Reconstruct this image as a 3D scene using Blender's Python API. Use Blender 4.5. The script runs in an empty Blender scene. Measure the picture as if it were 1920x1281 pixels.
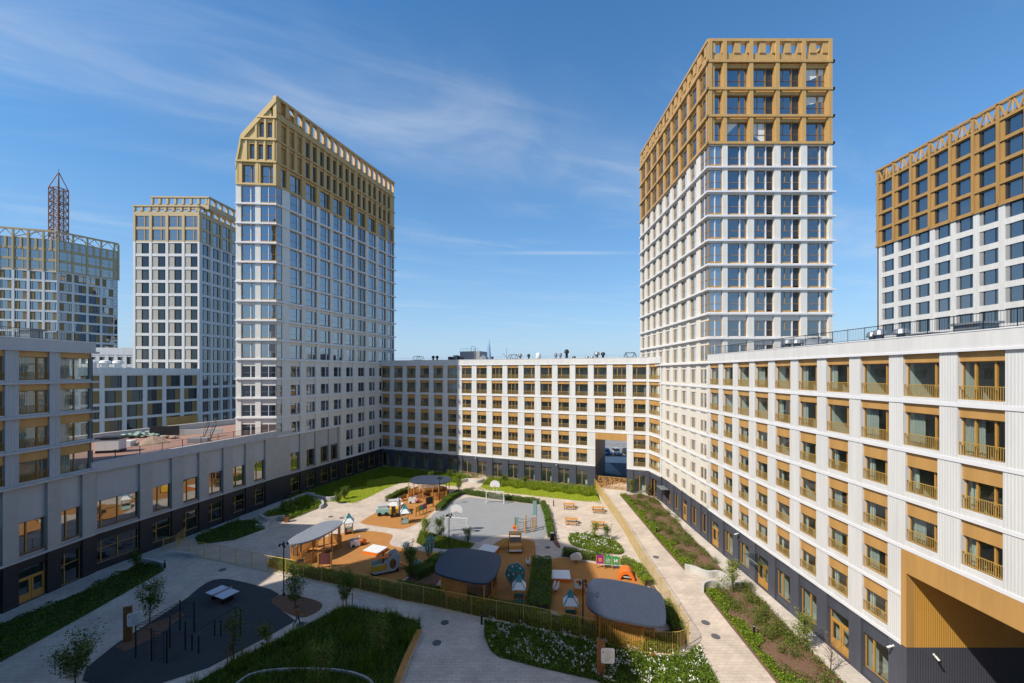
import bpy, math, random
import numpy as np
from mathutils import Vector, Matrix
random.seed(11); RNG = np.random.default_rng(5)
SC = bpy.context.scene
C = SC.collection
PI = math.pi
CAM_H, F, HY = 22.2, 750.0, 699.0
def gp(x, y, z=0.0):
    "photo pixel (1920 wide) -> point of the plane at height z"
    d = y - HY; h = CAM_H - z
    return ((x-960.0)*h/d, F*h/d)
def GP(pts, z=0.0): return [gp(x, y, z) for x, y in pts]

# ------------------------------------------------------------------ mesh builder
class MB:
    def __init__(s): s.v=[]; s.f=[]; s.m=[]
    def add(s, vs, fs, m=0):
        b=len(s.v); s.v.extend(vs); s.f.extend([tuple(b+i for i in f) for f in fs]); s.m.extend([m]*len(fs)); return s
    def box(s, x0,x1,y0,y1,z0,z1, m=0):
        return s.add([(x0,y0,z0),(x1,y0,z0),(x1,y1,z0),(x0,y1,z0),(x0,y0,z1),(x1,y0,z1),(x1,y1,z1),(x0,y1,z1)],
              [(0,3,2,1),(4,5,6,7),(0,1,5,4),(1,2,6,5),(2,3,7,6),(3,0,4,7)], m)
    def prism(s, pts, z0, z1, m=0, top=None):
        n=len(pts); a=sum(pts[i][0]*pts[(i+1)%n][1]-pts[(i+1)%n][0]*pts[i][1] for i in range(n))
        if a<0: pts=pts[::-1]
        f0=z0 if callable(z0) else (lambda x,y:z0); f1=z1 if callable(z1) else (lambda x,y:z1)
        vs=[(x,y,f0(x,y)) for x,y in pts]+[(x,y,f1(x,y)) for x,y in pts]
        fs=[tuple(range(n-1,-1,-1)), tuple(range(n,2*n))]
        s.add(vs, fs, m)
        b=len(s.v)-2*n
        for i in range(n):
            j=(i+1)%n; s.f.append((b+i,b+j,b+n+j,b+n+i)); s.m.append(m)
        return s
    def tube(s, p, q, r, m=0, n=8, r2=None, cap=True):
        p=Vector(p); q=Vector(q); d=(q-p)
        if d.length<1e-6: return s
        d.normalize(); a=d.orthogonal().normalized(); b=d.cross(a); r2=r if r2 is None else r2
        vs=[]
        for c,rr in ((p,r),(q,r2)):
            for i in range(n):
                t=2*PI*i/n+PI/n; w=c+a*(math.cos(t)*rr)+b*(math.sin(t)*rr); vs.append(tuple(w))
        fs=[(i,(i+1)%n,n+(i+1)%n,n+i) for i in range(n)]
        if cap: fs+= [tuple(range(n-1,-1,-1)), tuple(range(n,2*n))]
        return s.add(vs,fs,m)
    def bar(s, p, q, w, t=None, m=0): return s.tube(p,q,w*.7071,m,4)
    def path(s, pts, r, m=0, n=8):
        for a,b in zip(pts,pts[1:]): s.tube(a,b,r,m,n)
        return s
    def lathe(s, prof, c=(0,0,0), n=16, m=0):
        vs=[]; k=len(prof)
        for r,z in prof:
            for i in range(n):
                t=2*PI*i/n; vs.append((c[0]+r*math.cos(t),c[1]+r*math.sin(t),c[2]+z))
        fs=[]
        for j in range(k-1):
            for i in range(n):
                i2=(i+1)%n; fs.append((j*n+i,j*n+i2,(j+1)*n+i2,(j+1)*n+i))
        fs.append(tuple(range(n-1,-1,-1))); fs.append(tuple((k-1)*n+i for i in range(n)))
        return s.add(vs,fs,m)
    def ell(s, c, rx, ry, rz, m=0, n=12, k=7, cut=-1.0):
        prof=[]; vs=[]
        k0=[-PI/2+PI*j/(k-1) for j in range(k)]
        k0=[t for t in k0 if math.sin(t)>=cut-1e-6]
        for t in k0:
            rr=max(math.cos(t),.02)
            for i in range(n):
                a=2*PI*i/n; vs.append((c[0]+rx*rr*math.cos(a),c[1]+ry*rr*math.sin(a),c[2]+rz*math.sin(t)))
        K=len(k0); fs=[]
        for j in range(K-1):
            for i in range(n):
                i2=(i+1)%n; fs.append((j*n+i,j*n+i2,(j+1)*n+i2,(j+1)*n+i))
        fs.append(tuple(range(n-1,-1,-1))); fs.append(tuple((K-1)*n+i for i in range(n)))
        return s.add(vs,fs,m)
    def merge(s, o, M, mo=0):
        b=len(s.v); s.v.extend([tuple(M@Vector(v)) for v in o.v]); s.f.extend([tuple(b+i for i in f) for f in o.f]); s.m.extend([x+mo for x in o.m]); return s
    def xf(s, M): s.v=[tuple(M@Vector(v)) for v in s.v]; return s
    def mesh(s, name, mats, smooth=False):
        me=bpy.data.meshes.new(name); me.from_pydata(s.v,[],s.f)
        for k in (mats if isinstance(mats,(list,tuple)) else [mats]): me.materials.append(M_[k] if isinstance(k,str) else k)
        me.polygons.foreach_set('material_index', s.m)
        if smooth: me.polygons.foreach_set('use_smooth',[True]*len(s.f))
        me.update(); return me
    def build(s, name, mats, parent=None, loc=(0,0,0), rz=0.0, smooth=False):
        return link(name, s.mesh(name,mats,smooth), parent, loc, rz)
def link(name, me, parent=None, loc=(0,0,0), rz=0.0):
    o=bpy.data.objects.new(name, me); C.objects.link(o); o.location=loc; o.rotation_euler=(0,0,rz)
    if parent is not None: o.parent=parent
    return o
def thing(name, label, cat, loc=(0,0,0), rz=0.0, group=None):
    o=bpy.data.objects.new(name,None); C.objects.link(o); o.empty_display_size=.3
    if len(loc)==2: loc=(loc[0],loc[1],0)
    o.location=loc; o.rotation_euler=(0,0,rz); return tag(o,label,cat,group)
def tag(o, label, cat, group=None, kind=None):
    if label: o['label']=label
    if cat: o['category']=cat
    if group: o['group']=group
    if kind: o['kind']=kind
    return o
def struct(o, label=None, kind='structure'):
    o['kind']=kind
    if label: o['label']=label
    return o
def kids(o): return [c for c in KID.get(o.name,[])]
def copy_tree(o, parent=None):
    "copy of a thing, its parts and sub-parts"
    chs=list(o.children)
    c=o.copy(); C.objects.link(c)
    if parent is not None: c.parent=parent
    for ch in chs: copy_tree(ch,c)
    return c
def rep(proto, loc, rz=0.0, label=None, group=None):
    c=copy_tree(proto); c.location=(loc[0],loc[1],loc[2] if len(loc)>2 else 0); c.rotation_euler=(0,0,rz)
    if label: c['label']=label
    if group: c['group']=group
    return c
def chaikin(p, n=2, closed=True):
    for _ in range(n):
        q=[]; m=len(p)
        for i in range(m if closed else m-1):
            a=p[i]; b=p[(i+1)%m]
            q+= [tuple(.75*x+.25*y for x,y in zip(a,b)), tuple(.25*x+.75*y for x,y in zip(a,b))]
        if not closed: q=[p[0]]+q+[p[-1]]
        p=q
    return p
def rrect(x0,x1,y0,y1,r,n=5):
    out=[]
    for cx,cy,a0 in ((x1-r,y1-r,0),(x0+r,y1-r,PI/2),(x0+r,y0+r,PI),(x1-r,y0+r,1.5*PI)):
        for i in range(n+1):
            a=a0+PI/2*i/n; out.append((cx+r*math.cos(a),cy+r*math.sin(a)))
    return out
def sheet(name, poly, z, mat, smooth=2, kind='structure', label=None):
    if smooth: poly=chaikin(poly,smooth)
    n=len(poly); a=sum(poly[i][0]*poly[(i+1)%n][1]-poly[(i+1)%n][0]*poly[i][1] for i in range(n))
    if a<0: poly=poly[::-1]
    mb=MB(); mb.add([(x,y,z) for x,y in poly],[tuple(range(n))])
    o=mb.build(name,mat); o['kind']=kind
    if label: o['label']=label
    return o
def inside(poly, P):
    P=np.asarray(P); x,y=P[:,0],P[:,1]; r=np.zeros(len(P),bool); n=len(poly)
    for i in range(n):
        x1,y1=poly[i]; x2,y2=poly[(i+1)%n]
        c=((y1>y)!=(y2>y)); xx=(x2-x1)*(y-y1)/((y2-y1) if abs(y2-y1)>1e-9 else 1e-9)+x1
        r^= c&(x<xx)
    return r
def scatter(poly, dens):
    a=np.array(poly); lo=a.min(0); hi=a.max(0); n=int(dens*np.prod(hi-lo))
    P=lo+RNG.random((n,2))*(hi-lo); return P[inside(poly,P)]

# ------------------------------------------------------------------ foliage
def quads_mesh(name, ctr, ux, uy, mats, weights=None, tri=False):
    n=len(ctr)
    if tri: V=np.stack([ctr-ux, ctr+ux, ctr+uy],1); k=3
    else: V=np.stack([ctr-ux-uy*.2, ctr-uy*.0+ux*0-uy, ctr+ux-uy*.2, ctr+uy],1); k=4
    me=bpy.data.meshes.new(name); me.vertices.add(n*k); me.vertices.foreach_set('co',V.reshape(-1).astype(np.float32))
    me.loops.add(n*k); me.loops.foreach_set('vertex_index',np.arange(n*k,dtype=np.int32))
    me.polygons.add(n); me.polygons.foreach_set('loop_start',np.arange(0,n*k,k,dtype=np.int32))
    for q in mats: me.materials.append(M_[q])
    w=np.array((list(weights)+[1]*9)[:len(mats)] if weights else [1/len(mats)]*len(mats),float); idx=RNG.choice(len(mats),size=n,p=w/w.sum()).astype(np.int32)
    me.polygons.foreach_set('material_index',idx); me.update(calc_edges=True); me.validate(); return me
def rdir(n):
    v=RNG.normal(size=(n,3)); return v/np.linalg.norm(v,axis=1)[:,None]
def leaves(name, P, size, mats, weights=None, parent=None, up=.35, aspect=.55):
    n=len(P); a=rdir(n); a[:,2]=a[:,2]*.7+up; a/=np.linalg.norm(a,axis=1)[:,None]
    b=np.cross(a,rdir(n)); b/=np.linalg.norm(b,axis=1)[:,None]+1e-9
    s=size*(.6+.8*RNG.random(n))[:,None]
    return link(name, quads_mesh(name,P,b*s*aspect*.5,a*s*.5,mats,weights), parent)
def blades(name, P, h, w, mats, weights=None, parent=None, lean=.35):
    n=len(P); a=np.zeros((n,3)); a[:,2]=1; a[:,:2]=RNG.normal(size=(n,2))*lean
    hh=(h*(.5+RNG.random(n)))[:,None]; t=RNG.random(n)*2*PI; b=np.stack([np.cos(t),np.sin(t),0*t],1)*w
    return link(name, quads_mesh(name,P,b,a*hh,mats,weights,tri=True), parent)
def p3(P,z): return np.column_stack([P,np.full(len(P),z) if np.isscalar(z) else z])

# ------------------------------------------------------------------ materials
M_={}
STREAK={'white_panel','white_rib','white_brick','gold','gold_tower','gold_deep','podium_panel','shade_rib','navy','navy_rib','cream_panel'}
def mat(key, col, rough=.6, metal=0.0, var=.0, vscale=3.0, bump=None, spec=None, col2=None, sheen=None, ior=None):
    "bump=(kind, scale, strength) ; var = mottling of the colour ; col2 = second colour"
    m=bpy.data.materials.new(key.replace('_',' ')); m.use_nodes=True; nt=m.node_tree; N=nt.nodes; L=nt.links
    b=N['Principled BSDF']; b.inputs['Base Color'].default_value=(*col,1); b.inputs['Roughness'].default_value=rough; b.inputs['Metallic'].default_value=metal
    if spec is not None: b.inputs['Specular IOR Level'].default_value=spec
    if ior is not None: b.inputs['IOR'].default_value=ior
    tc=N.new('ShaderNodeTexCoord')
    if var or col2:
        no=N.new('ShaderNodeTexNoise'); no.inputs['Scale'].default_value=vscale; no.inputs['Detail'].default_value=6; no.inputs['Roughness'].default_value=.65
        if key in STREAK:                               # rain streaks: mottling drawn out downwards
            mp=N.new('ShaderNodeMapping'); mp.inputs['Scale'].default_value=(4,4,.35); L.new(tc.outputs['Object'],mp.inputs['Vector']); L.new(mp.outputs[0],no.inputs['Vector'])
        else: L.new(tc.outputs['Object'],no.inputs['Vector'])
        r=N.new('ShaderNodeValToRGB'); r.color_ramp.elements[0].position=.33; r.color_ramp.elements[1].position=.67
        c2=col2 if col2 else tuple(min(1,c*(1+var)) for c in col); c1=col if col2 else tuple(c*(1-var) for c in col)
        r.color_ramp.elements[0].color=(*c1,1); r.color_ramp.elements[1].color=(*c2,1)
        L.new(no.outputs['Fac'],r.inputs['Fac']); L.new(r.outputs['Color'],b.inputs['Base Color'])
    if bump:
        kind,sc,st=bump; bp=N.new('ShaderNodeBump'); bp.inputs['Strength'].default_value=st; bp.inputs['Distance'].default_value=.03 if kind=='noise' else .07
        if kind=='noise':
            t=N.new('ShaderNodeTexNoise'); t.inputs['Scale'].default_value=sc; t.inputs['Detail'].default_value=5; L.new(tc.outputs['Object'],t.inputs['Vector']); o=t.outputs['Fac']
        else:
            t=N.new('ShaderNodeTexWave'); t.wave_type='BANDS'; t.bands_direction={'ribx':'X','riby':'Y','ribz':'Z'}[kind]; t.inputs['Scale'].default_value=sc; t.inputs['Distortion'].default_value=0
            L.new(tc.outputs['Object'],t.inputs['Vector']); o=t.outputs['Fac']
        L.new(o,bp.inputs['Height']); L.new(bp.outputs['Normal'],b.inputs['Normal'])
    M_[key]=m; return m
def brick_mat(key, c1, c2, cm, scale, bw, rh, mortar, rough=.8, bump=.3, big=None):
    m=bpy.data.materials.new(key.replace('_',' ')); m.use_nodes=True; nt=m.node_tree; N=nt.nodes; L=nt.links; b=N['Principled BSDF']
    tc=N.new('ShaderNodeTexCoord'); t=N.new('ShaderNodeTexBrick'); L.new(tc.outputs['Object'],t.inputs['Vector'])
    t.inputs['Color1'].default_value=(*c1,1); t.inputs['Color2'].default_value=(*c2,1); t.inputs['Mortar'].default_value=(*cm,1)
    t.inputs['Scale'].default_value=scale; t.inputs['Brick Width'].default_value=bw; t.inputs['Row Height'].default_value=rh; t.inputs['Mortar Size'].default_value=mortar
    no=N.new('ShaderNodeTexNoise'); no.inputs['Scale'].default_value=.35; no.inputs['Detail'].default_value=8; no.inputs['Roughness'].default_value=.7; L.new(tc.outputs['Object'],no.inputs['Vector'])
    mp=N.new('ShaderNodeMapRange'); mp.inputs['From Min'].default_value=.3; mp.inputs['From Max'].default_value=.7; mp.inputs['To Min'].default_value=.74; mp.inputs['To Max'].default_value=1.14; L.new(no.outputs['Fac'],mp.inputs['Value'])
    mx=N.new('ShaderNodeMix'); mx.data_type='RGBA'; mx.blend_type='MULTIPLY'; mx.inputs['Factor'].default_value=1
    L.new(t.outputs['Color'],mx.inputs['A']); L.new(mp.outputs['Result'],mx.inputs['B']); L.new(mx.outputs['Result'],b.inputs['Base Color'])
    b.inputs['Roughness'].default_value=rough
    bp=N.new('ShaderNodeBump'); bp.inputs['Strength'].default_value=bump; bp.inputs['Distance'].default_value=.01; bp.invert=True; L.new(t.outputs['Fac'],bp.inputs['Height']); L.new(bp.outputs['Normal'],b.inputs['Normal'])
    M_[key]=m; return m
def glass_mat(key, f0, tint, clear):
    "window glass: Fresnel-weighted mirror over a clear (see-through) or a dark body"
    m=bpy.data.materials.new(key.replace('_',' ')); m.use_nodes=True; nt=m.node_tree; N=nt.nodes; L=nt.links
    N.remove(N['Principled BSDF']); out=N['Material Output']
    lw=N.new('ShaderNodeLayerWeight'); lw.inputs['Blend'].default_value=.5          # Schlick: f0+(1-f0)(1-cos)^5, same from both sides
    pw=N.new('ShaderNodeMath'); pw.operation='POWER'; pw.inputs[1].default_value=5.0; L.new(lw.outputs['Facing'],pw.inputs[0])
    fr=N.new('ShaderNodeMath'); fr.operation='MULTIPLY_ADD'; fr.inputs[1].default_value=1-f0; fr.inputs[2].default_value=f0; L.new(pw.outputs[0],fr.inputs[0])
    gl=N.new('ShaderNodeBsdfGlossy'); gl.inputs['Roughness'].default_value=.015; gl.inputs['Color'].default_value=(.93,.96,1,1)
    tc=N.new('ShaderNodeTexCoord'); no=N.new('ShaderNodeTexNoise'); no.inputs['Scale'].default_value=.9; no.inputs['Detail'].default_value=1
    L.new(tc.outputs['Object'],no.inputs['Vector']); bp=N.new('ShaderNodeBump'); bp.inputs['Strength'].default_value=.06; bp.inputs['Distance'].default_value=.06
    L.new(no.outputs['Fac'],bp.inputs['Height']); L.new(bp.outputs['Normal'],gl.inputs['Normal'])
    if clear:
        tr=N.new('ShaderNodeBsdfTransparent'); tr.inputs['Color'].default_value=(*tint,1)
    else:
        tr=N.new('ShaderNodeBsdfDiffuse'); oi=N.new('ShaderNodeObjectInfo'); rp=N.new('ShaderNodeValToRGB'); e=rp.color_ramp.elements
        e[0].color=(*[c*.5 for c in tint],1); e[1].color=(*[c*1.7 for c in tint],1); k=e.new(.82); k.color=(*[c*1.2 for c in tint],1); e[-1].color=(*[.035+c for c in tint],1)
        L.new(oi.outputs['Random'],rp.inputs['Fac']); L.new(rp.outputs['Color'],tr.inputs['Color'])
    mx=N.new('ShaderNodeMixShader'); L.new(fr.outputs[0],mx.inputs['Fac']); L.new(tr.outputs[0],mx.inputs[1]); L.new(gl.outputs[0],mx.inputs[2]); L.new(mx.outputs[0],out.inputs['Surface'])
    M_[key]=m; return m
WHITE=(.64,.635,.62)
mat('white_panel',WHITE,.55,var=.075,vscale=.4)
mat('white_rib',WHITE,.55,var=.07,vscale=.4,bump=('riby',2.1,.2))
mat('white_brick',(.70,.67,.61),.7,var=.07,vscale=1.2,bump=('noise',14,.35))
mat('white_trim',(.72,.72,.74),.5,var=.04,vscale=.5)
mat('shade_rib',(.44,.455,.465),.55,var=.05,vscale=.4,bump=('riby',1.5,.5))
mat('podium_brick',(.45,.435,.40),.75,var=.07,vscale=1.2,bump=('noise',14,.4))  # white brick with the left wing's shade put into the colour
mat('podium_panel',(.48,.475,.47),.55,var=.05,vscale=.4)  # white panel darkened to carry the left side's shade
mat('cream_panel',(.69,.65,.58),.6,var=.04,vscale=.5)
mat('beige_panel',(.40,.37,.31),.6,var=.05)
mat('dark_tan_panel',(.23,.155,.06),.55,var=.08,vscale=.6)
mat('gold',(.49,.275,.088),.45,metal=.06,var=.11,vscale=.35)
mat('gold_tower',(.56,.34,.120),.42,metal=.08,var=.11,vscale=.35)
mat('gold_rib',(.58,.31,.062),.55,metal=.0,var=.06,vscale=.35,bump=('ribx',2.6,.28))  # the same gold, brightened to carry the sun on the passage wall
mat('gold_pale',(.50,.375,.205),.45,metal=.1,var=.06,vscale=.35)
mat('gold_deep',(.41,.24,.078),.42,metal=.05,var=.11,vscale=.35)
mat('gold_light',(.58,.40,.15),.45,metal=.1,var=.06,vscale=.35)
mat('bronze',(.30,.17,.05),.45,metal=.2,var=.1,vscale=.4)
mat('gold_frame',(.47,.25,.06),.4,var=.05)
mat('gold_rail',(.52,.33,.085),.4,metal=.2,var=.05)
mat('fence_gold',(.60,.42,.11),.4,metal=.1,var=.05)
mat('rail_bronze',(.36,.20,.05),.45,metal=.2)
mat('navy',(.062,.068,.090),.5,var=.1,vscale=.5)
mat('navy_dark',(.019,.023,.031),.5,var=.12,vscale=.5)  # copy of navy, darkened for the shade on the left plinths
mat('navy_ribx',(.070,.076,.100),.5,var=.08,vscale=.5,bump=('ribx',3.0,.4))
mat('navy_rib',(.070,.076,.100),.5,var=.08,vscale=.5,bump=('riby',3.0,.4))
mat('dark_metal',(.018,.020,.024),.4,metal=.4)
mat('dark_frame',(.03,.032,.036),.4)
mat('grey_metal',(.24,.26,.285),.45,metal=.4,var=.12,vscale=2)
mat('grey_paint',(.30,.30,.31),.55,var=.08)
mat('interior_white',(.74,.73,.70),.8,var=.06)
mat('interior_floor',(.30,.23,.16),.6,var=.1)
mat('curtain',(.72,.71,.68),.8,bump=('ribx',5,.9))
mat('roof_grey',(.22,.22,.22),.9,var=.15,vscale=.8)
mat('concrete',(.50,.49,.46),.75,var=.1,vscale=1.5,bump=('noise',12,.15))
mat('asphalt',(.052,.053,.056),.85,var=.2,vscale=.7,bump=('noise',40,.3))
mat('asphalt_worn',(.22,.215,.205),.85,var=.2,vscale=.5,bump=('noise',40,.3))  # asphalt paled to make up for missing light beyond the passage
mat('road_paint',(.6,.6,.58),.7)
mat('rubber_dark',(.040,.047,.048),.9,var=.14,vscale=.6,bump=('noise',60,.4))
mat('rubber_orange',(.42,.185,.045),.9,var=.08,vscale=.8,bump=('noise',60,.4))
mat('court_grey',(.27,.275,.28),.9,var=.05,vscale=.6,bump=('noise',60,.3))
mat('soil',(.10,.062,.04),.95,col2=(.24,.125,.075),vscale=14,bump=('noise',30,.9))
mat('grass_ground',(.23,.285,.010),.95,col2=(.33,.37,.016),vscale=1.7,bump=('noise',30,.9))
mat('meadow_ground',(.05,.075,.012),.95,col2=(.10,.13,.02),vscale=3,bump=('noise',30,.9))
for k,c in {'leaf_a':(.075,.135,.016),'leaf_b':(.15,.225,.022),'leaf_c':(.035,.068,.012),'leaf_lime':(.30,.36,.025),'leaf_red':(.20,.10,.045),'leaf_olive':(.20,.21,.06),
            'grass_a':(.32,.39,.016),'grass_b':(.22,.30,.014),'hedge_a':(.065,.12,.014),'hedge_b':(.125,.21,.018),'hedge_c':(.20,.29,.022)}.items():
    m=mat(k,c,.55); b=m.node_tree.nodes['Principled BSDF']; b.inputs['Specular IOR Level'].default_value=.25
    N=m.node_tree.nodes; L=m.node_tree.links; t=N.new('ShaderNodeBsdfTranslucent'); t.inputs['Color'].default_value=(c[0]*1.3,c[1]*1.3,c[2]*.8,1)
    x=N.new('ShaderNodeMixShader'); x.inputs['Fac'].default_value=.3; L.new(b.outputs[0],x.inputs[1]); L.new(t.outputs[0],x.inputs[2]); L.new(x.outputs[0],N['Material Output'].inputs['Surface'])
mat('petal_white',(.72,.72,.66),.7)
mat('petal_yellow',(.6,.45,.03),.7)
mat('bark',(.10,.075,.055),.9,var=.25,vscale=9)
mat('wood_orange',(.56,.265,.065),.55,var=.22,vscale=5)
mat('wood_dark',(.23,.10,.03),.6,var=.25,vscale=5)
mat('roof_slate',(.044,.060,.096),.5,metal=.1,var=.06,vscale=.7,bump=('ribx',1.1,.3))
mat('roof_navy',(.020,.042,.074),.5,metal=.1,var=.08,vscale=.7)
mat('white_toy',(.74,.74,.72),.45,var=.04)
mat('teal_toy',(.045,.26,.29),.4,var=.1)
mat('mint_toy',(.30,.52,.50),.45,var=.06)
mat('orange_toy',(.75,.17,.02),.4,var=.06)
mat('yellow_toy',(.70,.40,.03),.4,var=.06)
mat('purple_toy',(.32,.02,.24),.4)
mat('green_toy',(.03,.32,.13),.4)
mat('pink_toy',(.70,.30,.20),.4)
mat('grey_toy',(.50,.50,.50),.45)
mat('truck_orange',(.68,.33,.08),.5,var=.08)
mat('brown_panel',(.17,.055,.045),.6)
mat('black',(.012,.012,.013),.6)
mat('chalkboard',(.025,.035,.03),.6)
mat('paving_red',(.27,.145,.105),.9,col2=(.37,.215,.165),vscale=9)
mat('sand',(.26,.18,.125),.95,col2=(.36,.26,.19),vscale=8,bump=('noise',18,.6))
mat('tarp_green',(.04,.16,.11),.5,col2=(.28,.34,.31),vscale=5)
mat('lattice_red',(.25,.12,.075),.6,var=.2)
mat('car_blue',(.03,.13,.42),.25,metal=.5); mat('car_silver',(.55,.57,.58),.28,metal=.5); mat('car_dark',(.03,.03,.035),.25,metal=.3)
mat('skin',(.50,.30,.21),.55); mat('jumper',(.33,.14,.03),.85); mat('jeans',(.03,.055,.13),.85); mat('hair',(.02,.014,.01),.7)
mat('far_glass',(.24,.34,.44),.4)
brick_mat('paving',(.64,.53,.43),(.55,.45,.36),(.44,.37,.30),1.0,.62,.31,.020,.8,.3)
brick_mat('paving_pale',(.66,.58,.49),(.59,.52,.44),(.49,.43,.37),1.0,.5,.25,.012,.8,.25)
brick_mat('plank',(.44,.205,.05),(.36,.16,.04),(.08,.035,.012),1.0,2.2,.12,.012,.55,.5)
glass_mat('glass_deep',.27,(.010,.018,.028),False)
glass_mat('glass_black',.10,(.012,.016,.018),False)
glass_mat('glass_clear',.10,(.70,.80,.76),True)
glass_mat('glass_dark',.22,(.012,.022,.030),False)
glass_mat('glass_blue',.36,(.008,.018,.028),False)
mat('roof_pale',(.225,.245,.275),.55,var=.08,vscale=.8,bump=('ribx',1.2,.4))
mat('grey_cover',(.10,.10,.105),.7,var=.2,vscale=14)
mat('pingpong',(.50,.56,.62),.5,var=.04)
mat('car_glass',(.02,.025,.03),.05)
glass_mat('glass_pale',.25,(.16,.155,.125),False)
glass_mat('glass_haze',.40,(.10,.12,.13),False)
SUN_E=5.0; SKY_S=.092; SKY_AIR=1.0; SKY_DUST=.2; SKY_OZ=3.0; SKY_SAT=1.5; SKY_VAL=1.8; EXPO=0.05
HZ_H=.36; HZ_A=1.0; HZ_C=(4.4,6.3,8.5)
CL_LOC=(0.3,0.2,0); CL_AMT=.26; CL_BAND=.50; CL_COL=(7.4,8.2,9.1)
AU_A=.9; AU_C=(9,8.3,7.4)
# ------------------------------------------------------------------ windows and facades
class Proto:
    def __init__(s, name, mb, mats, w, h, subs=()):
        s.name=name; s.mb=mb; s.mats=mats; s.w=w; s.h=h; s.subs=list(subs); s.me=None
    def meshes(s):
        if s.me is None:
            s.me=s.mb.mesh(s.name,s.mats); s.sm=[(n,mb.mesh(n,mt)) for n,mb,mt in s.subs]
        return s.me,s.sm
def frame_rect(mb, x0,x1,y0,y1,z0,z1,t,m=0):
    mb.box(x0,x0+t,y0,y1,z0,z1,m); mb.box(x1-t,x1,y0,y1,z0,z1,m); mb.box(x0+t,x1-t,y0,y1,z0,z0+t,m); mb.box(x0+t,x1-t,y0,y1,z1-t,z1,m)
PC={}
def juliet(w, h, gpan, var, curtain=0, mats=('gold','gold_frame'), glass='glass_clear', rail='gold_rail', railh=.82, depth=.30, name='window'):
    k=('j',w,h,gpan,var,curtain,mats,glass,rail,railh)
    if k in PC: return PC[k]
    a=MB(); a.box(.003,w-.003,.12,.40,h,h+gpan-.003,0)
    y0,y1=depth,depth+.09
    frame_rect(a,.003,w-.003,y0,y1,0.003,h,.05,1)
    cuts={6:[.80],7:[.3,.72],0:[.66],1:[.34],2:[.33,.66],3:[.7],4:[.3],5:[.5]}[var]
    for c in cuts: a.box(c*w-.045,c*w+.045,y0-.03,y1,.07,h-.07,1)
    if var==0: frame_rect(a,cuts[0]*w+.055,w-.07,y0-.02,y1-.01,.07,h-.07,.05,1)
    if var==1: frame_rect(a,.07,cuts[0]*w-.055,y0-.02,y1-.01,.07,h-.07,.05,1)
    a.box(.003,w-.003,.05,depth,-.03,.02,2)
    p=MB(); p.add([(.05,depth+.05,.05),(w-.05,depth+.05,.05),(w-.05,depth+.05,h-.05),(.05,depth+.05,h-.05)],[(0,1,2,3)])
    subs=[('pane',p,[glass])]
    if railh:
        r=MB(); n=int(w/.11)
        r.box(.02,w-.02,.055,.10,railh-.04,railh); r.box(.02,w-.02,.06,.095,.06,.09)
        for i in range(n+1): x=.03+(w-.06)*i/n; r.box(x-.011,x+.011,.066,.088,.09,railh-.04)
        subs.append(('railing',r,[rail]))
    if curtain:
        yb=depth+.25; ww={1:.22,2:.4,3:.16}[curtain]*w; xs=[.06] if curtain!=3 else [.06,w-.06-ww]
        for x0 in xs:
            n=14; c=MB()
            vs=[]; 
            for i in range(n+1):
                x=x0+ww*i/n; yy=yb+.05*math.sin(i*2.1)
                vs+=[(x,yy,.05),(x,yy,h)]
            c.add(vs,[(2*i,2*i+2,2*i+3,2*i+1) for i in range(n)])
            subs.append(('curtain',c,['curtain']))
    PC[k]=Proto(name,a,[mats[0],mats[1],'white_trim'],w,h+gpan,subs); return PC[k]
def twin(w, h, var=0, glass='glass_blue', fr='gold_frame', mull='white_trim', panel=0.0, sill=.14, depth=.24, pm='cream_panel', bar=.42):
    "tower window: thin frame, sill strip, balustrade bar, mullion ; panel = blank panel above"
    k=('t',w,h,var,glass,fr,mull,panel,sill,depth,pm,bar)
    if k in PC: return PC[k]
    a=MB(); y0,y1=depth,depth+.08
    frame_rect(a,.003,w-.003,y0,y1,.003,h,.05,0)
    if sill: a.box(.05,w-.05,y0+.01,y1-.01,.05,.05+sill,0)
    if bar: a.box(.05,w-.05,y0-.01,y1-.03,h*bar-.02,h*bar+.02,0)
    if var in (0,1):
        c=w*(.66 if var==0 else .34); a.box(c-.07,c+.07,y0-.1,y1,.06,h-.06,1)
    if var==2:
        c=w*.64; a.box(c-.06,c+.06,y0-.1,y1,.06,h-.06,1); c=w*.28
        a.box(c-.03,c+.03,y0-.02,y1,h*bar+.02,h-.06,0)
        a.box(w*.64+.07,w-.06,y0+.01,y0+.03,.08,h-.06,3)
    if var==8: a.box(w*.5-.045,w*.5+.045,y0-.05,y1,.06,h-.06,1)
    if var==3:
        c=w*.5; a.box(c-.05,c+.05,y0-.05,y1,.06,h-.06,0)
    if panel: a.box(.003,w-.003,.14,depth+.08,h,h+panel-.003,2)
    p=MB(); p.add([(.04,depth+.045,.04),(w-.04,depth+.045,.04),(w-.04,depth+.045,h-.04),(.04,depth+.045,h-.04)],[(0,1,2,3)])
    PC[k]=Proto('window',a,[fr,mull,pm,'dark_frame'],w,h+panel,[('pane',p,[glass])]); return PC[k]
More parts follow.
